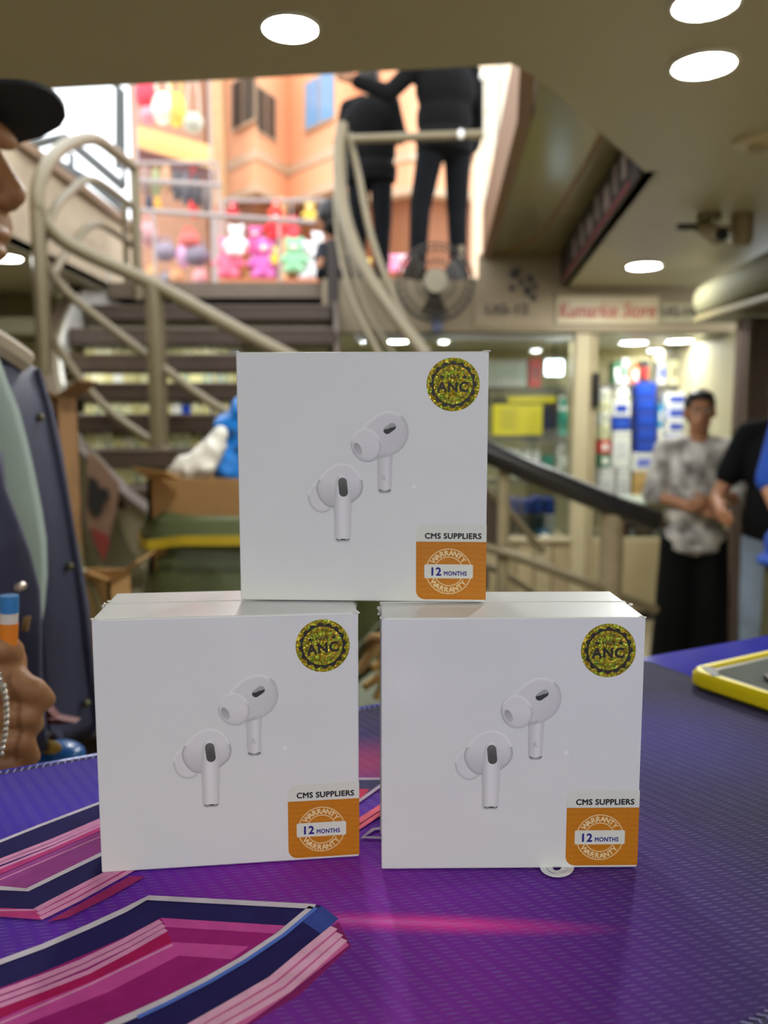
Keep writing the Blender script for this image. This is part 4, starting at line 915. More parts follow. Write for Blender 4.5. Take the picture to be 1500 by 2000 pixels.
skin(merge(b, h), 'body', M_sk2, mn, .0026, 2)
# cap with a stiff brim
M_cap = M('cap_navy', (24, 28, 40), .7, bump=.1, bscale=200)
k = MB(); rows = []
for j in range(7):
    th = PI / 2 * j / 6; rows.append([hp(-.012 + .108 * math.cos(a * PI / 12) * math.cos(th), .086 * math.sin(a * PI / 12) * math.cos(th), .048 + .098 * math.sin(th) * (1 - .05 * math.cos(a * PI / 12))) for a in range(25)])
k.grid(rows); k.build('cap_crown', M_cap, mn, smooth='all')
rows = []
for j in range(6):
    u_ = j / 5; row = []
    for i in range(13):
        w_ = -1 + 2 * i / 12; base_f = .094 * math.sqrt(max(0, 1 - (w_ * .86) ** 2)); ext = .078 * (1 - abs(w_) ** 6)
        row.append(hp(base_f - .006 + ext * u_, w_ * .084, .052 + .010 * u_ - .022 * abs(w_) ** 2 * (0.4 + .6 * u_)))
    rows.append(row)
MB().grid(rows, (0, 0, .004)).build('cap_brim', M_cap, mn, smooth=True)
MB().ell(hp(-.012, 0, .147), (.008, .008, .005)).build('cap_button', M_cap, mn)
MB().ell(hp(.086, -.03, .012), (.008, .012, .007), Rm).build('eye', M('eye_white', (220, 214, 204)), mn, smooth=True)
k = MB(); k.ell(hp(-.055, 0, .0), (.055, .079, .06), Rm); skin(k, 'hair', M_hair, mn, .006, 2)
# grey tee over the belly
rows = []
for y, xr in ((640, -40), (690, 4), (740, 22), (800, 46), (860, 62), (920, 76), (1000, 92), (1060, 101), (1130, 103), (1200, 97), (1260, 84), (1320, 66), (1390, 55)):
    c0 = P(xr - 12, y, .83); cx_ = c0.x - .14
    rows.append([(cx_ + .135 * math.cos(a * PI / 12), .83 + .10 * math.sin(a * PI / 12), c0.z) for a in range(25)])
MB().grid(rows).build('tee', M('tee_grey', (142, 156, 150), .85, var=.05, scale=5, bump=.12, bscale=5), mn, smooth='all')
# jacket: near front, far front, collar, sleeve
M_jk = M('jacket_navy', (46, 48, 78), .62, var=.1, scale=14, bump=.12, bscale=40)
def sheet(left, right, Yl, Yr, bulge, nm, mat, cols=10, th=.006):
    rows = []
    for (yl, xl), (yr, xr) in zip(left, right):
        a, b_ = P(xl, yl, Yl), P(xr, yr, Yr)
        rows.append([a.lerp(b_, i / cols) + Vector((0, -bulge * math.sin(PI * i / cols) - .004 * math.sin(i * 1.9 + yl * .02), 0)) for i in range(cols + 1)])
    return MB().grid(rows, (0, th, 0)).build(nm, mat, mn, smooth='all')
near = [(880, -6), (955, 8), (1019, 36), (1082, 55), (1159, 69), (1225, 74), (1316, 80), (1400, 84), (1470, 86)]
sheet([(y, -260) for y, _ in near], near, .70, .645, .05, 'jacket_front', M_jk)
far_r = [(680, -2), (700, 34), (722, 74), (800, 95), (880, 112), (960, 128), (1030, 140), (1110, 152), (1190, 165), (1270, 175), (1350, 184), (1405, 190), (1438, 178)]
far_l = [(660, -80), (690, -50), (720, -20), (800, 20), (880, 35), (960, 45), (1030, 55), (1110, 60), (1190, 60), (1270, 58), (1350, 60), (1420, 80), (1446, 110)]
sheet(far_l, far_r, .86, .95, .02, 'jacket_front', M_jk, th=.012)
MB().tube([P(x - 3, y, .945) for y, x in far_r[2:]], .005, 6).build('jacket_edge', M_jk, mn)
MB().tube(spline([P(-60, 640, .88), P(-10, 668, .89), P(30, 694, .91), P(48, 708, .92)], 4), .014, 8).build('collar', M('collar_pale', (186, 170, 148), .7), mn, smooth=True)
k = MB(); k.cap(SH, EL, .062, .058); k.cap(EL, EL.lerp(W0, .62), .058, .046); skin(k, 'sleeve', M_jk, mn, .008, 3)
k = MB()
for q in (-1, 1): k.cap((hx.x, D0 + .05 + q * .09, .85), (hx.x + .02, D0 + .05 + q * .1, .45), .105, .085); k.cap((hx.x + .02, D0 + .05 + q * .1, .45), (hx.x, D0 + .05 + q * .1, .1), .082, .065)
k.ell((hx.x, D0 + .05, .84), (.15, .14, .14)); skin(k, 'trousers', M('trouser_dark', (34, 30, 30), .8), mn, .012, 3)
for q in (-1, 1):
    k = MB(); k.cap((hx.x - .04, D0 + .05 + q * .1, .045), (hx.x + .15, D0 + .05 + q * .1, .04), .045, .038); skin(k, 'shoe', M_black, mn, .01, 2)
for x, y, Y in ((75, 815, .90), (133, 1108, .905), (166, 1377, .905)): MB().lathe(P(x, y, Y + .015), [(.0042, .006), (.0042, .002), (.002, 0)], 14, axis='Y').build('snap_button', M('snap_brass', (120, 116, 84), .3, metal=.7), mn, smooth=True)
MB().lathe(P(33, 1149, .615), [(.0034, .01), (.0034, .002), (.0018, 0)], 14, axis='Y').build('snap_button', M('snap_pale', (190, 176, 166), .3, metal=.5), mn, smooth=True)
MB().prism([P(x, y, .622) for x, y in ((40, 1232), (46, 1206), (58, 1204), (52, 1234))], (0, .003, 0)).build('leather_patch', M('patch_tan', (150, 118, 78), .7), mn)
# things he holds and wears
fp = thing('marker_tube', 'blue, white and orange tube gripped in the fist', 'marker', hpx(14, 1262, -.014))
MB().tube([hpx(18, 1163, -.013), hpx(18, 1196, -.013)], .0055, 14).build('cap', M('tube_blue', (52, 122, 186), .4), fp, smooth=True)
MB().tube([hpx(18, 1196, -.013), hpx(17, 1216, -.013)], .0052, 14).build('band', M('tube_white', (216, 206, 196), .4), fp, smooth=True)
MB().tube([hpx(17, 1216, -.013), hpx(15, 1262, -.013)], .0055, 14).build('barrel', M('tube_orange', (226, 128, 22), .4), fp, smooth=True)
br = thing('bead_bracelet', 'silver bead bracelet on the wrist of the man', 'bracelet', hpx(5, 1380, -.03))
for j in range(14):
    y = 1316 + 12 * j; x = 2 + 11 * math.sin(PI * j / 13) - (6 if j < 2 else 0)
    MB().ell(hpx(x, y, -.032), (.0019, .0019, .0018), nu=8, nv=6).build('bead', M('silver', (206, 200, 190), .2, metal=.8), br, smooth=True)
MB().tube(spline([hpx(-2, 1312, -.03), hpx(3, 1340, -.031), hpx(10, 1362, -.031)], 5), .0012, 6).build('chain_link', M('silver', (206, 200, 190)), br)
# low packets on the ledge behind the counter
pk = thing('blue_packet', 'blue plastic packet with yellow print tucked behind the counter', 'packet', P(118, 1500, .68))
k = MB(); k.ell(P(118, 1478, .68), (.022, .02, .014), nu=12, nv=8); k.ell(P(100, 1490, .68), (.02, .018, .014), nu=12, nv=8); k.ell(P(138, 1486, .69), (.012, .014, .008)); skin(k, 'pouch', M('packet_blue', (16, 88, 160), .3, var=.1), pk, .003, 2)
MB().ell(P(98, 1460, .655), (.010, .003, .006)).build('print', M('packet_print', (170, 140, 60), .4), pk)
pk = thing('red_packet', 'flat dark red packet hanging below the jacket hem', 'packet', P(105, 1420, .74))
MB().prism([P(x, y, .74) for x, y in ((84, 1378), (96, 1390), (108, 1404), (148, 1412), (88, 1416))], (0, .012, 0)).build('pouch', M('packet_red', (104, 14, 12), .5), pk); MB().prism([P(x, y, .735) for x, y in ((92, 1404), (104, 1406), (104, 1411), (92, 1411))], (0, .003, 0)).build('print', M('packet_dark', (90, 16, 14)), pk)
bx = thing('dark_carton', 'dark brown carton standing behind the counter edge', 'carton', P(140, 1600, 1.0))
A1, B1 = P(100, 1620, 1.0), P(300, 1424, 1.0)
MB().cbox((A1.x, 1.0, 0), (B1.x, 1.12, B1.z), .006).build('body', M('carton_dark', (58, 42, 30), .8), bx); MB().box((A1.x, .996, B1.z - .012), (B1.x, 1.0, B1.z - .006)).build('tape', M('tape_dark', (74, 56, 40)), bx)

# ================================================================== counter, mat, boxes
TZ = CAMZ - .1752            # top of the mat
AN = math.radians(27)
ta_, na_ = Vector((math.cos(AN), math.sin(AN), 0)), Vector((-math.sin(AN), math.cos(AN), 0))
def TN(t, n, z): return ta_ * t + na_ * n + Vector((0, 0, z))
CT = TZ - .0032
ctr = thing('shop_counter', 'tall counter with glossy blue top under the mat', 'counter', TN(0, .0, 0))
MB().prism([TN(-.95, -.55, CT - .035), TN(.95, -.55, CT - .035), TN(.95, .446, CT - .035), TN(-.95, .446, CT - .035)], (0, 0, .035)).build('top', M('counter_blue', (46, 50, 200), .09, var=.12, scale=14, coat=.5), ctr)
MB().prism([TN(-.92, -.1, .0), TN(.92, -.1, .0), TN(.92, .40, .0), TN(-.92, .40, .0)], (0, 0, CT - .036)).build('cabinet', M('cabinet_wood', (92, 72, 54), .6), ctr)
# mat ---------------------------------------------------------------
MC = TN(.03, .29, TZ - .003)
mt = thing('printed_desk_mat', 'large purple and pink printed desk mat with stitched edge', 'desk mat', MC)
T0, T1, N0, N1 = -.38, .433, .147, .434
def rounded(t0, t1, n0, n1, r, z, k=6):
    out = []
    for (ct, cn, a0) in ((t1 - r, n0 + r, -90), (t1 - r, n1 - r, 0), (t0 + r, n1 - r, 90), (t0 + r, n0 + r, 180)):
        for i in range(k + 1):
            a = math.radians(a0 + 90 * i / k); out.append(TN(ct + r * math.cos(a), cn + r * math.sin(a), z))
    return out
def mat_shader():
    m = bpy.data.materials.new('mat_print'); m.use_nodes = True; nt = m.node_tree; N = nt.nodes; L = nt.links
    b = N['Principled BSDF']; b.inputs['Roughness'].default_value = .8; b.inputs['Specular IOR Level'].default_value = .15
    tc = N.new('ShaderNodeTexCoord')
    col = N.new('ShaderNodeRGB'); col.outputs[0].default_value = (*lin((58, 54, 80)), 1); cur = col.outputs[0]
    def blob(px, py, rx, rgb, fac=1.0, stretch=None, ang=0.0):
        nonlocal cur
        c = PZ(px, py, TZ) - MC
        mp = N.new('ShaderNodeMapping'); mp.vector_type = 'TEXTURE'; mp.inputs['Location'].default_value = c; mp.inputs['Rotation'].default_value = (0, 0, ang)
        sx, sy = (rx, rx) if not stretch else (rx, rx * stretch)
        mp.inputs['Scale'].default_value = (sx, sy, 1)
        L.new(tc.outputs['Object'], mp.inputs['Vector'])
        ln = N.new('ShaderNodeVectorMath'); ln.operation = 'LENGTH'; L.new(mp.outputs[0], ln.inputs[0])
        mr = N.new('ShaderNodeMapRange'); mr.interpolation_type = 'SMOOTHSTEP'; mr.inputs[1].default_value = 1; mr.inputs[2].default_value = 0; mr.inputs[3].default_value = 0; mr.inputs[4].default_value = fac
        L.new(ln.outputs['Value'], mr.inputs[0])
        mx = N.new('ShaderNodeMix'); mx.data_type = 'RGBA'; L.new(mr.outputs[0], mx.inputs[0]); L.new(cur, mx.inputs[6]); mx.inputs[7].default_value = (*[min(q * w_, 1) for q, w_ in zip(lin(rgb), (1.4, 1.35, 1.7))], 1); cur = mx.outputs[2]
    blob(600, 1760, .225, (84, 36, 140), .95); blob(100, 1600, .16, (72, 54, 160), .9); blob(700, 1850, .13, (116, 40, 134), .9); blob(400, 1760, .12, (100, 34, 146), .9)
    blob(560, 1735, .07, (150, 44, 144), .5); blob(640, 1960, .10, (130, 50, 142), .8); blob(790, 1802, .085, (226, 60, 140), 1, .09, math.radians(-3)); blob(720, 1799, .055, (255, 100, 170), 1, .05, math.radians(-3))
    blob(725, 1490, .05, (150, 52, 84), .85, .8); blob(650, 1880, .05, (76, 32, 110), .6); blob(1280, 1440, .10, (66, 60, 120), .7); blob(200, 1500, .08, (74, 62, 130), .5)
    # woven ribs: slanting columns of short raised dashes
    mp = N.new('ShaderNodeMapping'); mp.inputs['Rotation'].default_value = (0, 0, math.radians(-12)); L.new(tc.outputs['Object'], mp.inputs['Vector'])
    sx = N.new('ShaderNodeSeparateXYZ'); L.new(mp.outputs[0], sx.inputs[0])
    def node(op, a, b_=None, c_=None):
        n = N.new('ShaderNodeMath'); n.operation = op
        for i, q in enumerate((a, b_, c_)):
            if q is None: continue
            if isinstance(q, (int, float)): n.inputs[i].default_value = q
            else: L.new(q, n.inputs[i])
        return n.outputs[0]
    def pulse(v, period, width):
        f = node('PINGPONG', node('DIVIDE', v, period), .5)
        mr = N.new('ShaderNodeMapRange'); mr.interpolation_type = 'SMOOTHSTEP'; mr.inputs[1].default_value = .5 - width - .09; mr.inputs[2].default_value = .5 - width + .09; L.new(f, mr.inputs[0]); return mr.outputs[0]
    rows_ = pulse(sx.outputs[1], .0021, .15); cols_ = pulse(node('ADD', sx.outputs[0], node('MULTIPLY', sx.outputs[1], .45)), .0064, .28)
    no = N.new('ShaderNodeTexNoise'); no.inputs['Scale'].default_value = 140; L.new(tc.outputs['Object'], no.inputs['Vector'])
    ml0 = node('MULTIPLY', node('MULTIPLY', rows_, cols_), node('MULTIPLY_ADD', no.outputs['Fac'], 1.4, -.1))
    class _o: outputs = [ml0]
    ml = _o; m2o = node('MULTIPLY', ml0, .42)
    mx = N.new('ShaderNodeMix'); mx.data_type = 'RGBA'; L.new(m2o, mx.inputs[0]); L.new(cur, mx.inputs[6]); mx.inputs[7].default_value = (*lin((150, 144, 190)), 1)
    L.new(mx.outputs[2], b.inputs['Base Color'])
    bp_ = N.new('ShaderNodeBump'); bp_.inputs['Strength'].default_value = .35; bp_.inputs['Distance'].default_value = .0006; L.new(ml.outputs[0], bp_.inputs['Height']); L.new(bp_.outputs[0], b.inputs['Normal'])
    return m
MB().prism(rounded(T0, T1, N0, N1, .012, TZ - .003), (0, 0, .003)).build('cloth', mat_shader(), mt)
ed = rounded(T0, T1, N0, N1, .012, TZ - .0012, 8)
MB().tube(ed, .0019, 8, closed=True).build('stitched_edge', M('stitch_dark', (64, 60, 92), .8), mt, smooth=True)
# single overlock stitches along the far and near edges
stt = MB()
for t in [T0 + .012 + i * .0034 for i in range(int((T1 - T0 - .024) / .0034))]:
    for n in (N1, N0):
        s_n = 1 if n == N1 else -1
        stt.tube([TN(t, n - s_n * .0024, TZ + .0003), TN(t + .0013, n, TZ + .0009), TN(t + .002, n + s_n * .0018, TZ - .0012)], .00042, 4)
o = stt.build('overlock_stitches', M('stitch_pale', (150, 146, 196), .7), mt); o['kind'] = 'stuff'
# flat print on the mat: polygons and lines at their place on the cloth
layer = [0]
def ink(name, rgb, polys=(), lines=()):
    layer[0] += 1; z = TZ + .00004 * layer[0]; mb = MB()
    for pl in polys: mb.add([PZ(x, y, z) for x, y in pl], [tuple(range(len(pl)))])
    for pl, w0 in lines:
        pts = [PZ(x, y, z) for x, y in pl]; L_, R_2 = [], []
        for i, p in enumerate(pts):
            t = (pts[min(i + 1, len(pts) - 1)] - pts[max(i - 1, 0)]); t.z = 0; t.normalize(); n = Vector((-t.y, t.x, 0))
            L_.append(p + n * w0 / 2); R_2.append(p - n * w0 / 2)
        k = len(pts); mb.add(L_ + R_2, [(i, i + 1, k + i + 1, k + i) for i in range(k - 1)])
    bm = bmesh.new(); me = mb.mesh(name, M('ink_%d_%d_%d' % rgb, rgb, .8, var=.10, scale=160, spec=.15), False, MC); bm.from_mesh(me); bmesh.ops.triangulate(bm, faces=[f for f in bm.faces if len(f.verts) > 4])
    for f in bm.faces:
        f.normal_update()
        if f.normal.z < 0: f.normal_flip()
    bm.to_mesh(me); bm.free()
    o = bpy.data.objects.new(name, me); COL.objects.link(o); o.parent = mt
def C(pl): return [(x / 1.9737, 1400 + y / 1.9737) for x, y in pl]
low_top = [(-200, 1015), (0, 945), (165, 885), (350, 805), (480, 745), (570, 697)]
NAVY, PINK, HOT, MAG, LPK, WHT = (42, 36, 98), (190, 40, 130), (190, 26, 98), (172, 36, 130), (236, 160, 206), (228, 218, 232)
ink('print_glow', (150, 40, 116), [C([(1305, 790), (1355, 885), (1150, 1075), (960, 1190), (770, 1400), (600, 1400), (900, 1100)])])
ink('print_band', NAVY, [C(low_top + [(1240, 727), (1305, 778), (1180, 890), (1040, 1010), (880, 1115), (770, 1184), (560, 1330), (-200, 1330)])])
ink('print_side', (66, 84, 170), [C([(1240, 727), (1305, 778), (1240, 838), (1168, 790)])])
ink('print_inner', MAG, [C([(-200, 1120), (0, 1045), (150, 990), (330, 915), (480, 850), (620, 775), (1100, 805), (1000, 880), (880, 965), (700, 1065), (560, 1125), (420, 1184), (200, 1330), (-200, 1330)])])
ink('print_facet', (218, 84, 172), [C([(620, 775), (1100, 805), (1060, 835), (640, 810)]), C([(660, 868), (960, 885), (890, 935), (690, 920)]), C([(0, 1165), (350, 1010), (560, 910), (660, 868), (690, 920), (420, 1060), (60, 1200), (0, 1225)])])
ink('print_hot_band', HOT, [C([(-200, 1190), (0, 1120), (330, 992), (640, 820), (665, 868), (350, 1022), (0, 1160), (-200, 1230)])])
ink('print_stripe', LPK, lines=[(C([(-200, 1130), (0, 1062), (150, 1008), (310, 945), (470, 868), (620, 787)]), .0026), (C([(-200, 1155), (0, 1088), (160, 1030), (330, 960), (490, 882), (632, 803)]), .0024), (C([(-200, 1180), (0, 1113), (170, 1050), (340, 984), (500, 900), (640, 820)]), .0022), (C([(0, 1182), (350, 1030), (665, 878)]), .0010)])
ink('print_edge_line', WHT, lines=[(C(low_top + [(1215, 731)]), .0030), (C([(1205, 733), (1080, 838), (940, 932), (800, 1012), (640, 1092), (520, 1147), (420, 1190), (200, 1300)]), .0030)])
ink('print_blue_line', (96, 130, 226), lines=[(C([(1220, 735), (1095, 840), (950, 938), (810, 1020), (650, 1102), (530, 1158)]), .0016)])
ink('print_stripe', (226, 110, 176), [C([(1278, 808), (1345, 880), (1120, 1062), (950, 1184), (820, 1280), (640, 1280), (740, 1184), (1040, 1010)])])
ink('print_stripe', (250, 190, 224), lines=[(C([(1288, 812), (1180, 900), (1050, 1010), (900, 1098), (740, 1190), (560, 1300)]), .0030), (C([(1310, 836), (1200, 930), (1080, 1032), (940, 1115), (790, 1200), (640, 1300)]), .0028), (C([(1328, 858), (1220, 955), (1110, 1052), (980, 1130), (850, 1202), (720, 1300)]), .0024)])
# upper chevron
ink('print_band', NAVY, [C([(-200, 555), (0, 482), (150, 422), (385, 332), (560, 260), (560, 320), (385, 392), (200, 470), (0, 548), (-200, 620)]), C([(-200, 664), (0, 662), (108, 668), (390, 530), (560, 440), (560, 500), (395, 604), (145, 738), (0, 734), (-200, 730)])])
ink('print_inner', (172, 78, 160), [C([(-200, 690), (0, 610), (385, 442), (560, 360), (560, 430), (390, 526), (105, 664), (0, 656), (-200, 650)])])
ink('print_hot_band', (206, 66, 140), [C([(-200, 660), (0, 584), (200, 500), (386, 412), (560, 330), (560, 358), (386, 440), (0, 608), (-200, 690)]), C([(-200, 732), (0, 736), (140, 742), (400, 606), (560, 500), (560, 560), (470, 612), (160, 782), (0, 770), (-200, 765)])])
ink('print_stripe', LPK, lines=[(C([(-200, 628), (0, 553), (200, 476), (386, 397), (560, 322)]), .0026), (C([(-200, 645), (0, 567), (200, 490), (386, 408), (560, 335)]), .0022), (C([(-200, 660), (0, 583), (200, 503), (386, 420), (560, 346)]), .0018), (C([(0, 628), (386, 462)]), .0008),
                                (C([(138, 744), (260, 680), (400, 608), (560, 520)]), .0028), (C([(148, 760), (280, 694), (430, 610), (560, 540)]), .0026), (C([(156, 777), (300, 706), (470, 612), (560, 560)]), .0024), (C([(-200, 742), (0, 746), (138, 744)]), .0010)])
ink('print_edge_line', WHT, lines=[(C([(-200, 553), (0, 480), (150, 420), (385, 331), (560, 262)]), .0022), (C([(-200, 655), (0, 660), (105, 667), (390, 529), (560, 440)]), .0026)])
ink('print_glow', (170, 46, 112), [C([(180, 790), (300, 725), (500, 615), (560, 615), (430, 690), (260, 775)])])
# pieces between and behind the lower boxes
ink('print_band', (66, 60, 100), [[(690, 1522), (900, 1522), (900, 1560), (745, 1530), (690, 1575)]])
ink('print_hot_band', (196, 54, 90), [[(690, 1541), (722, 1541), (704, 1562), (690, 1570)]])
ink('print_stripe', (240, 110, 130), lines=[([(690, 1612), (705, 1602), (748, 1574), (790, 1546)], .004), ([(690, 1622), (706, 1612), (748, 1584), (790, 1560)], .003)])
ink('print_edge_line', (190, 170, 190), lines=[([(690, 1521), (900, 1521)], .0024), ([(690, 1572), (706, 1561), (748, 1531), (780, 1510)], .002), ([(745, 1617), (730, 1619), (708, 1635), (760, 1636)], .0022)])
lg = [(1088 + 27 * math.cos(a * PI / 12), 1693 + 17 * math.sin(a * PI / 12)) for a in range(25)]; lg2 = [(1088 + 14 * math.cos(a * PI / 12), 1694 + 9 * math.sin(a * PI / 12)) for a in range(25)]
ink('print_emblem', (232, 232, 240), lines=[(lg, .0026), (lg2, .0022)])

# phone with a yellow bumper ----------------------------------------
fa = math.radians(-60); fd, gd_ = Vector((math.cos(fa), math.sin(fa), 0)), Vector((-math.sin(fa), math.cos(fa), 0))
pc = PZ(1333, 1338, TZ)
ph = thing('phone_in_yellow_case', 'phone with grey screen in a chunky yellow bumper case', 'phone', pc)
def fp_(u, v, z): return pc + fd * u + gd_ * v + Vector((0, 0, z))
def rr(u0, u1, v0, v1, r, z, k=6):
    out = []
    for cu, cv_, a0 in ((u1 - r, v0 + r, -90), (u1 - r, v1 - r, 0), (u0 + r, v1 - r, 90), (u0 + r, v0 + r, 180)):
        for i in range(k + 1):
            a = math.radians(a0 + 90 * i / k); out.append(fp_(cu + r * math.cos(a), cv_ + r * math.sin(a), z))
    return out
k = MB(); loops = [rr(.003, .087, .003, .157, .012, .0004), rr(0, .09, 0, .16, .014, .003), rr(0, .09, 0, .16, .014, .009), rr(.002, .088, .002, .158, .013, .0118), rr(.006, .084, .006, .154, .010, .0118), rr(.006, .084, .006, .154, .010, .006)]
n = len(loops[0]); k.v = [p for l in loops for p in l]
for j in range(len(loops) - 1): k.f += [(j * n + i, j * n + (i + 1) % n, (j + 1) * n + (i + 1) % n, (j + 1) * n + i) for i in range(n)]
k.f += [tuple(range(n)), tuple((len(loops) - 1) * n + i for i in range(n))]; k.mi = [0] * len(k.f)
k.build('bumper_case', M('bumper_yellow', (250, 226, 16), .35, var=.05), ph, smooth=True)
MB().prism(rr(.007, .083, .007, .153, .009, .0055), (0, 0, .0045)).build('phone_body', M('phone_frame', (120, 112, 98), .35, metal=.3), ph)
MB().prism(rr(.012, .078, .014, .146, .004, .0098), (0, 0, .0006)).build('screen', M('phone_screen', (118, 124, 120), .12), ph)
MB().cbox(Vector((-.012, -.006, 0)), Vector((.012, .006, .004)), .001).build('camera_strip', M_black, ph, world=False).location = fd * .05 + gd_ * .035 + Vector((0, 0, .0105))
MB().prism([fp_(.004, .012, .0085), fp_(.022, .0015, .0085), fp_(.024, .006, .0085), fp_(.010, .018, .0085)], (0, 0, .0036)).build('case_cutout', M('cutout_dark', (70, 60, 36), .5), ph)

# ------------------------------------------------------------------ earbud boxes
BW, BH, BT = .100, .1001, .0468
def white_card():
    m = M('box_card', (237, 239, 241), .38, var=.012, scale=30, coat=.3)
    return m
M_box = white_card()
def U(x, y): return ((x - 40) / 1405 - .5) * BW, (1457 - y) / 1402 * BH      # print artwork, measured on the topmost box
def flat(mb_or_polys, depth):
    mb = MB()
    for pl in mb_or_polys: mb.add([(x, -depth, z) for x, z in pl], [tuple(range(len(pl)))])
    return mb
def ink_mat():
    if 'printed_ink' in MATS: return MATS['printed_ink']
    m = bpy.data.materials.new('printed_ink'); m.use_nodes = True; b = m.node_tree.nodes['Principled BSDF']; b.inputs['Roughness'].default_value = .55
    a = m.node_tree.nodes.new('ShaderNodeVertexColor'); a.layer_name = 'ink'; m.node_tree.links.new(a.outputs['Color'], b.inputs['Base Color']); MATS['printed_ink'] = m; return m
def shape(outline, colfn, depth, name, rings=7):
    """printed tone shape: outline in artwork pixels, colfn(x, y, r) -> grey level 0..255 or rgb; r 0 centre .. 1 rim"""
    cx = sum(p[0] for p in outline) / len(outline); cy = sum(p[1] for p in outline) / len(outline); n = len(outline); vs = []; cs = []; fs = []
    for j in range(rings + 1):
        r = (j / rings) ** .7
        for x, y in outline:
            X, Y_ = cx + (x - cx) * r, cy + (y - cy) * r; u, w = U(X, Y_); vs.append((u, -depth * 2.2, w)); g_ = colfn(X, Y_, r); cs.append(g_ if isinstance(g_, tuple) else (g_, g_, g_ + 4))
    for j in range(rings): fs += [(j * n + i, j * n + (i + 1) % n, (j + 1) * n + (i + 1) % n, (j + 1) * n + i) for i in range(n)]
    me = bpy.data.meshes.new(name); me.from_pydata(vs, [], fs); at = me.color_attributes.new('ink', 'FLOAT_COLOR', 'POINT')
    for i, c in enumerate(cs): at.data[i].color = (*lin(tuple(min(255, q) for q in c)), 1)
    bm = bmesh.new(); bm.from_mesh(me)
    for f in bm.faces:
        f.normal_update()
        if f.normal.y > 0: f.normal_flip()
    bm.to_mesh(me); bm.free()
    me.materials.append(ink_mat()); return me
def smooth_loop(pts, n=6):
    pts = [Vector((x, y, 0)) for x, y in pts]; m = len(pts); out = []
    for i in range(m):
        p0, p1, p2, p3 = pts[i - 1], pts[i], pts[(i + 1) % m], pts[(i + 2) % m]
        for k in range(n):
            t = k / n; q = .5 * ((2 * p1) + (p2 - p0) * t + (2 * p0 - 5 * p1 + 4 * p2 - p3) * t * t + (-p0 + 3 * p1 - 3 * p2 + p3) * t ** 3); out.append((q.x, q.y))
    return out
def oval(cx, cy, rx, ry, ang=0, n=28):
    a = math.radians(ang); return [(cx + rx * math.cos(t) * math.cos(a) - ry * math.sin(t) * math.sin(a), cy + rx * math.cos(t) * math.sin(a) + ry * math.sin(t) * math.cos(a)) for t in [2 * PI * i / n for i in range(n)]]
def pill(x0, y0, x1, y1, r, n=10):
    a = math.atan2(y1 - y0, x1 - x0); return [(x1 + r * math.cos(a - PI / 2 + PI * i / n), y1 + r * math.sin(a - PI / 2 + PI * i / n)) for i in range(n + 1)] + [(x0 + r * math.cos(a + PI / 2 + PI * i / n), y0 + r * math.sin(a + PI / 2 + PI * i / n)) for i in range(n + 1)]
def mixg(a, b, t): t = max(0, min(1, t)); return a + (b - a) * t
PR = {}
# right earbud (ear tip in front)
PR['stem_a'] = shape(smooth_loop([(836, 600), (912, 600), (910, 700), (907, 815), (895, 836), (872, 840), (850, 836), (836, 815), (834, 700)], 3), lambda x, y, r: mixg(212, 240, (x - 838) / 40) if x < 880 else mixg(240, 214, (x - 885) / 25), .00012, 'stem')
PR['ring_a'] = shape([(838, 815), (850, 822), (890, 822), (907, 815), (907, 822), (893, 834), (852, 834), (838, 822)], lambda x, y, r: mixg(120, 205, 1 - abs(x - 872) / 36), .00020, 'ring', 3)
PR['bud_a'] = shape(smooth_loop([(750, 480), (795, 425), (845, 393), (895, 381), (945, 392), (985, 425), (1003, 480), (999, 530), (968, 585), (915, 622), (870, 636), (830, 640), (800, 560)]), lambda x, y, r: mixg(mixg(230, 220, (x + y - 1330) / 160), 252 if y < 520 and x < 960 else 200, max(0, (r - .86) / .14)) if y < 620 else 200, .00016, 'bud')
PR['tip_a'] = shape(oval(768, 568, 82, 94, -22), lambda x, y, r: mixg(mixg(236, 226, (y - 560) / 90), 250 if y < 540 else 200, max(0, (r - .84) / .16)), .00024, 'ear_tip')
PR['hole_a'] = shape(oval(722, 590, 19, 38, -24), lambda x, y, r: mixg(172, 208, (x - 705) / 40 * 0 + (y - 560) / 60), .00028, 'tip_hole', 4)
PR['vent_a'] = shape(pill(886, 486, 914, 466, 21), lambda x, y, r: 58 if (y - 470) > -(x - 900) * .3 + 4 else 176, .00022, 'vent', 5)
# left earbud (stem in front)
PR['tip_b'] = shape(oval(512, 862, 74, 88, -12), lambda x, y, r: mixg(234, 248 if y < 850 else 198, max(0, (r - .84) / .16)), .00012, 'ear_tip')
PR['bud_b'] = shape(smooth_loop([(486, 800), (500, 765), (540, 715), (590, 680), (640, 671), (695, 690), (735, 738), (748, 800), (735, 845), (700, 880), (676, 894), (640, 900), (590, 918), (545, 912), (510, 880), (490, 840)]), lambda x, y, r: mixg(mixg(236, 204, (y - 760) / 150), 252 if y < 760 else 176, max(0, (r - .88) / .12)), .00016, 'bud')
PR['stem_b'] = shape(smooth_loop([(598, 760), (632, 735), (668, 760), (680, 880), (676, 1000), (672, 1098), (660, 1116), (634, 1120), (606, 1116), (592, 1098), (590, 1000), (586, 900)], 3), lambda x, y, r: mixg(mixg(206, 242, (x - 588) / 34), 218, (x - 645) / 34), .00020, 'stem')
PR['ring_b'] = shape([(596, 1096), (608, 1102), (658, 1102), (672, 1096), (671, 1104), (656, 1113), (610, 1113), (597, 1104)], lambda x, y, r: mixg(130, 215, 1 - abs(x - 634) / 38), .00024, 'ring', 3)
PR['slot_b'] = shape(pill(625, 1101, 648, 1101, 3.5), lambda x, y, r: 40, .00028, 'slot', 2)
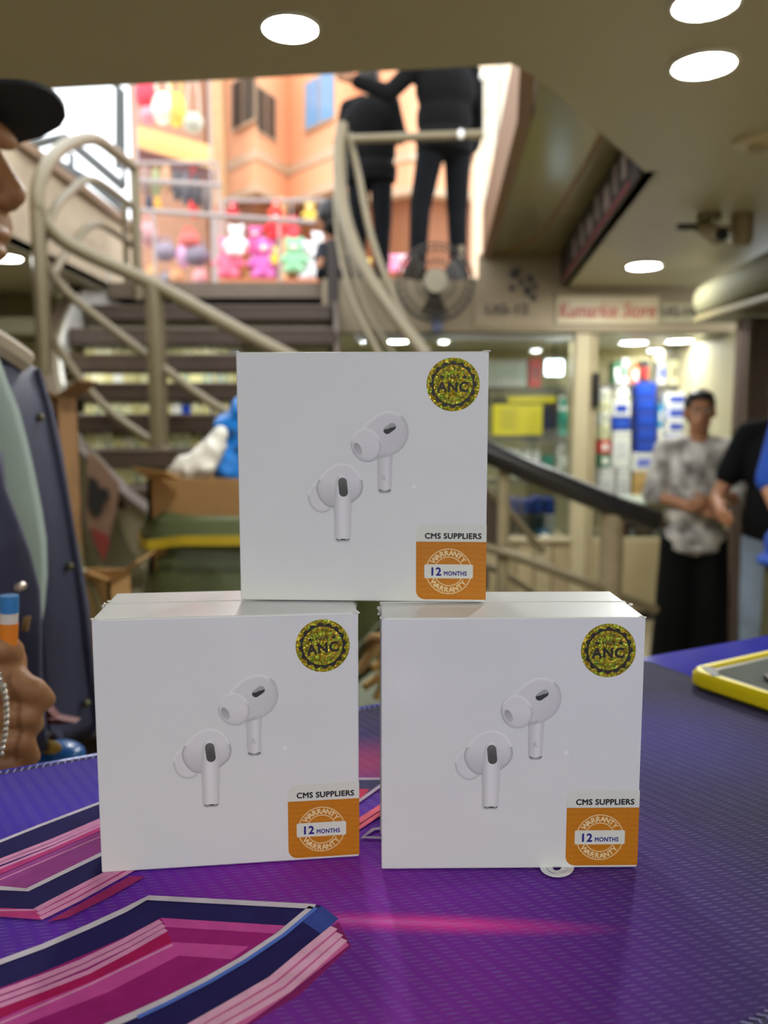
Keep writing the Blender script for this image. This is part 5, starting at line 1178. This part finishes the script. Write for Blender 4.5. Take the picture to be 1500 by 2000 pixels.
PR['vent_b'] = shape(pill(634, 775, 640, 833, 25), lambda x, y, r: (mixg(118, 84, (y - 750) / 60),) * 3, .00026, 'vent', 5)
PR['dot'] = shape(oval(1038, 800, 13, 13), lambda x, y, r: 250, .00012, 'wrap_hole', 2)
def letterR():
    mb = text_mb('R', .0022, 0); ux, uz = U(868, 768); place(mb, lambda p: (ux + p.x, -.0004, uz + p.y)); return mb.mesh('letter', M('ink_faint', (196, 196, 206)), False)
PR['letter'] = letterR()

# seal ---------------------------------------------------------------
def foil():
    m = bpy.data.materials.new('hologram_foil'); m.use_nodes = True; nt = m.node_tree; N = nt.nodes; L = nt.links; b = N['Principled BSDF']
    tc = N.new('ShaderNodeTexCoord'); vo = N.new('ShaderNodeTexVoronoi'); vo.inputs['Scale'].default_value = 1900; L.new(tc.outputs['Object'], vo.inputs['Vector'])
    rp = N.new('ShaderNodeValToRGB'); cr = rp.color_ramp; cr.elements[0].position = 0; cr.elements[0].color = (*lin((150, 124, 18)), 1); cr.elements[1].position = 1; cr.elements[1].color = (*lin((240, 214, 60)), 1)
    e = cr.elements.new(.45); e.color = (*lin((176, 160, 34)), 1); e = cr.elements.new(.72); e.color = (*lin((110, 180, 40)), 1); e = cr.elements.new(.85); e.color = (*lin((214, 150, 36)), 1)
    sp_ = N.new('ShaderNodeSeparateColor'); L.new(vo.outputs['Color'], sp_.inputs[0]); L.new(sp_.outputs[0], rp.inputs[0]); L.new(rp.outputs[0], b.inputs['Base Color'])
    b.inputs['Metallic'].default_value = .45; b.inputs['Roughness'].default_value = .32
    # each flake of the foil tilts its own way
    g = N.new('ShaderNodeNewGeometry'); sb = N.new('ShaderNodeVectorMath'); sb.operation = 'SUBTRACT'; L.new(vo.outputs['Color'], sb.inputs[0]); sb.inputs[1].default_value = (.5, .5, .5)
    sc_ = N.new('ShaderNodeVectorMath'); sc_.operation = 'SCALE'; L.new(sb.outputs[0], sc_.inputs[0]); sc_.inputs['Scale'].default_value = .9
    ad = N.new('ShaderNodeVectorMath'); L.new(g.outputs['Normal'], ad.inputs[0]); L.new(sc_.outputs[0], ad.inputs[1]); nm = N.new('ShaderNodeVectorMath'); nm.operation = 'NORMALIZE'; L.new(ad.outputs[0], nm.inputs[0]); L.new(nm.outputs[0], b.inputs['Normal'])
    return m
M_foil = foil(); M_sink = M('seal_ink', (36, 28, 22), .5, var=0)
SR = .01045
def disc_mb(r, d0, d1, n=48): return MB().lathe((0, 0, 0), [(r, -d0), (r, -d1)], n, axis='Y')
seal_me = disc_mb(SR, 0, .00010).mesh('foil_disc', M_foil, False)
k = MB(); vs = []; n = 144
for i in range(n):
    a = 2 * PI * i / n; ro = SR * (.845 + .045 * math.cos(16 * a)); vs += [(ro * math.cos(a), -.00016, ro * math.sin(a)), (SR * .735 * math.cos(a), -.00016, SR * .735 * math.sin(a))]
k.add(vs, [(2 * i, 2 * i + 1, (2 * i + 3) % (2 * n), (2 * i + 2) % (2 * n)) for i in range(n)]); ring_me = k.mesh('scalloped_ring', M_sink, False)
def on_face(mb, x, z, d=.00016, rot=0.0):
    c_, s_ = math.cos(rot), math.sin(rot); return place(mb, lambda p: (x + p.x * c_ - p.y * s_, -d - p.z, z + p.x * s_ + p.y * c_))
def arc_text(txt, size, R, a_mid, step, d, bold=0, inward=False, x0=0, z0=0):
    parts = []
    n = len(txt)
    for i, ch in enumerate(txt):
        if ch == ' ': continue
        a = a_mid + (step * ((n - 1) / 2 - i) if not inward else -step * ((n - 1) / 2 - i))
        mb = text_mb(ch, size, bold); rot = a - PI / 2 if not inward else a + PI / 2
        rad = R if not inward else R + size * .0
        parts.append(on_face(mb, x0 + rad * math.cos(a), z0 + rad * math.sin(a), d, rot))
    return merge(*parts)
def star(x, z, r, d=.00016): return MB().add([(x + (r if i % 2 == 0 else r * .42) * math.sin(i * PI / 5), -d, z + (r if i % 2 == 0 else r * .42) * math.cos(i * PI / 5)) for i in range(10)], [tuple(range(10))])
anc_me = on_face(text_mb('ANC', SR * .36, .06, spacing=1.12), 0, -SR * .26).mesh('lettering', M_sink, False)
pct = merge(on_face(text_mb('100%', SR * .15, .03, spacing=1.1), 0, SR * .22), star(-SR * .43, SR * .28, SR * .115), star(SR * .43, SR * .28, SR * .115))
pct_me = pct.mesh('lettering_and_stars', M_sink, False)
circ = merge(arc_text('Original Authentic', SR * .10, SR * .57, PI / 2, .115, .00016), arc_text('Original Authentic', SR * .10, SR * .57, PI / 2 + 2 * PI / 3, .115, .00016), arc_text('Original Authentic', SR * .10, SR * .57, PI / 2 - 2 * PI / 3, .115, .00016))
circ_me = circ.mesh('ring_lettering', M('seal_ink_faint', (84, 66, 20), .5, var=0), False)

# warranty label -----------------------------------------------------
def LU(x, y): return U(x, y)
M_lw = M('label_white', (232, 234, 226), .4, var=.01); M_lo = M('label_orange', (206, 126, 6), .42, var=.03, scale=200); M_lk = M('label_black', (16, 16, 16), .5, var=0); M_lb = M('label_blue', (34, 34, 140), .5, var=0); M_ll = M('label_line', (250, 222, 170), .45, var=0)
def rpoly(x0, y0, x1, y1, rtl, rbl, d, rtr=0, rbr=0):
    pts = []
    for (cx, cy, r, a0) in ((x0 + rtl, y0 + rtl, rtl, 180), (x1 - rtr, y0 + rtr, rtr, 270), (x1 - rbr, y1 - rbr, rbr, 0), (x0 + rbl, y1 - rbl, rbl, 90)):
        for i in range(7 if r else 1):
            a = math.radians(a0 + 15 * i); pts.append(LU(cx + r * math.cos(a), cy + r * math.sin(a)))
    return MB().prism([(x, -d, z) for x, z in pts], (0, d - .00002, 0))
XR = 1446
lab_white = rpoly(1050, 1015, XR, 1112, 48, 0, .00012).mesh('header', M_lw, False)
lab_or = rpoly(1050, 1111, XR, 1442, 0, 50, .00012).mesh('orange_field', M_lo, False)
wrap_me = MB().prism([(BW / 2 + .0001, 0, LU(0, 1442)[1]), (BW / 2 + .0001, 0, LU(0, 1015)[1]), (BW / 2 + .0001, .004, LU(0, 1015)[1]), (BW / 2 + .0001, .004, LU(0, 1442)[1])], (-.00008, 0, 0)).mesh('label_turnover', M_lo, False)
hx_, hz_ = LU(1258, 1093); head_me = on_face(text_mb('CMS SUPPLIERS', 31 / 1405 * BW, .055, spacing=1.06), 0, 0, .00018)
w_ = max(v.x for v in head_me.v) - min(v.x for v in head_me.v); kx = (320 / 1405 * BW) / w_; place(head_me, lambda p: (hx_ + p.x * kx, p.y, hz_ + p.z)); head_me = head_me.mesh('heading', M_lk, False)
cxr, czr = LU(1235, 1280); q1 = BW / 1405
def ringm(r0, r1, d, n=64):
    mb = MB(); vs = []
    for i in range(n):
        a = 2 * PI * i / n; vs += [(cxr + r0 * math.cos(a), -d, czr + r0 * math.sin(a)), (cxr + r1 * math.cos(a), -d, czr + r1 * math.sin(a))]
    return mb.add(vs, [(2 * i, 2 * i + 1, (2 * i + 3) % (2 * n), (2 * i + 2) % (2 * n)) for i in range(n)])
rings_me = merge(ringm(126 * q1, 131 * q1, .00017), ringm(80 * q1, 85 * q1, .00017)).mesh('seal_rings', M_ll, False)
war = merge(arc_text('WARRANTY', 29 * q1, 91 * q1, PI / 2, 0.255, .00018, .06, x0=cxr, z0=czr), arc_text('WARRANTY', 29 * q1, 120 * q1, -PI / 2, .255, .00018, .06, inward=True, x0=cxr, z0=czr)); war_me = war.mesh('arched_lettering', M_ll, False)
band_me = rpoly(1097, 1240, 1372, 1320, 10, 10, .00022, 10, 10).mesh('band', M_lw, False)
bx_, bz_ = LU(1160, 1303); t12 = on_face(text_mb('12', 45 * q1, .055, spacing=1.1), bx_, bz_, .00028)
bx_, bz_ = LU(1272, 1303); tmo = on_face(text_mb('MONTHS', 24 * q1, .05, spacing=1.08), 0, 0, .00028); w_ = max(v.x for v in tmo.v) - min(v.x for v in tmo.v); kx = 130 * q1 / w_; place(tmo, lambda p: (bx_ + p.x * kx, p.y, bz_ + p.z))
txt_me = merge(t12, tmo).mesh('term_lettering', M_lb, False)
fa_ = []; row = text_mb('Suppliers CMS Suppliers CMS Supp', 20 * q1, 0); xs = [v.x for v in row.v]; kx = (380 * q1) / (max(xs) - min(xs))
for j in range(10):
    ux, uz = LU(1250, 1140 + 31 * j); r2 = MB(); r2.v = [Vector((ux + p.x * kx, -.00015, uz + p.y)) for p in row.v]; r2.f = list(row.f); r2.mi = list(row.mi); fa_.append(r2)
faint_me = merge(*fa_).mesh('faint_lettering', M('label_orange_light', (216, 142, 36), .45, var=0), False)

body_mb = MB(); bm = bmesh.new(); bmesh.ops.create_cube(bm, size=1)
for v in bm.verts: v.co = Vector((v.co.x * BW, (v.co.y + .5) * BT, (v.co.z + .5) * BH))
bmesh.ops.bevel(bm, geom=bm.edges[:], offset=.0006, segments=2, affect='EDGES', profile=.5); bm.verts.ensure_lookup_table()
body_mb.add([v.co for v in bm.verts], [tuple(v.index for v in f.verts) for f in bm.faces]); bm.free(); body_me = body_mb.mesh('carton', M_box, False)
sy = BT * .56
seam_mb = MB()
for a, b_ in (((-BW / 2, sy, BH + .0001), (BW / 2, sy, BH + .0001)), ((BW / 2 + .0001, sy, 0.001), (BW / 2 + .0001, sy, BH)), ((-BW / 2 - .0001, sy, .001), (-BW / 2 - .0001, sy, BH))): seam_mb.tube([a, b_], .00022, 6)
seam_me = seam_mb.mesh('wrap_seam', M('wrap_edge', (240, 240, 240), .15, coat=.5), True)
def crinkle(sd):
    rn = random.Random(sd); mb = MB()
    for sx in (-1, 1):
        for j in range(9):
            y = sy + rn.uniform(-.008, .004); p = Vector((sx * (BW / 2 + rn.uniform(-.0004, .0009)), y, BH - rn.uniform(-.0006, .004)))
            mb.ell(p, (rn.uniform(.0005, .0011), rn.uniform(.0006, .0014), rn.uniform(.0003, .0008)), nu=7, nv=4)
    for sx in (-1, 1):
        for j in range(4): mb.ell((sx * (BW / 2 - rn.uniform(0, .002)), rn.uniform(0, .001), BH + rn.uniform(-.0003, .0002)), (.0009, .0006, .0004), nu=7, nv=4)
    return mb.mesh('wrap_crinkles', M('wrap_film', (236, 236, 232), .12, coat=.6), True)
def earbud_box(label, loc, yaw, seal_rot, sd, lean=0.0):
    t = thing('earbud_box', label, 'box', loc, yaw, 'stacked white earbud boxes'); t.rotation_euler = (0, lean, yaw)
    c_ = part('carton', body_me, t); part('wrap_seam', seam_me, t); tag(part('wrap_crinkles', crinkle(sd), t), kind='stuff')
    for nm, keys in (('printed_earbud', ('stem_a', 'ring_a', 'bud_a', 'tip_a', 'hole_a', 'vent_a', 'letter')), ('printed_earbud', ('tip_b', 'bud_b', 'stem_b', 'ring_b', 'slot_b', 'vent_b'))):
        main = part(nm, PR[keys[2] if keys[0] == 'stem_a' else keys[1]], t)
        for kk in keys:
            if PR[kk] is not main.data: part(PR[kk].name.split('.')[0], PR[kk], main)
    part('wrap_hole', PR['dot'], t)
    su, sv = U(1250, 235); se = part('seal_sticker', seal_me, t, (su, 0, sv), (0, -seal_rot, 0)); se['label'] = 'gold glitter foil seal with scalloped dark ring'
    for nm, me in (('scalloped_ring', ring_me), ('seal_lettering', anc_me), ('stars_lettering', pct_me), ('ring_lettering', circ_me)): part(nm, me, se)
    la = part('warranty_label', lab_or, t); la['label'] = 'orange and white warranty label at the lower corner'
    for nm, me in (('header', lab_white), ('heading', head_me), ('faint_lettering', faint_me), ('seal_rings', rings_me), ('arched_lettering', war_me), ('band', band_me), ('term_lettering', txt_me), ('turnover', wrap_me)): part(nm, me, la)
    return t
earbud_box('white earbud box on the mat next to the fist of the man, slightly turned', (-.0596, .3050, TZ + .0006), math.radians(6.86), math.radians(6), 1, 0)
earbud_box('white earbud box on the mat beside the yellow cased phone', (.049, .3023, TZ + .0006), math.radians(.78), 0, 2)
earbud_box('topmost white earbud box, resting across the two others', (-.0089, .3277, TZ + .0006 + BH + .0006), math.radians(-2.7), 0, 3)
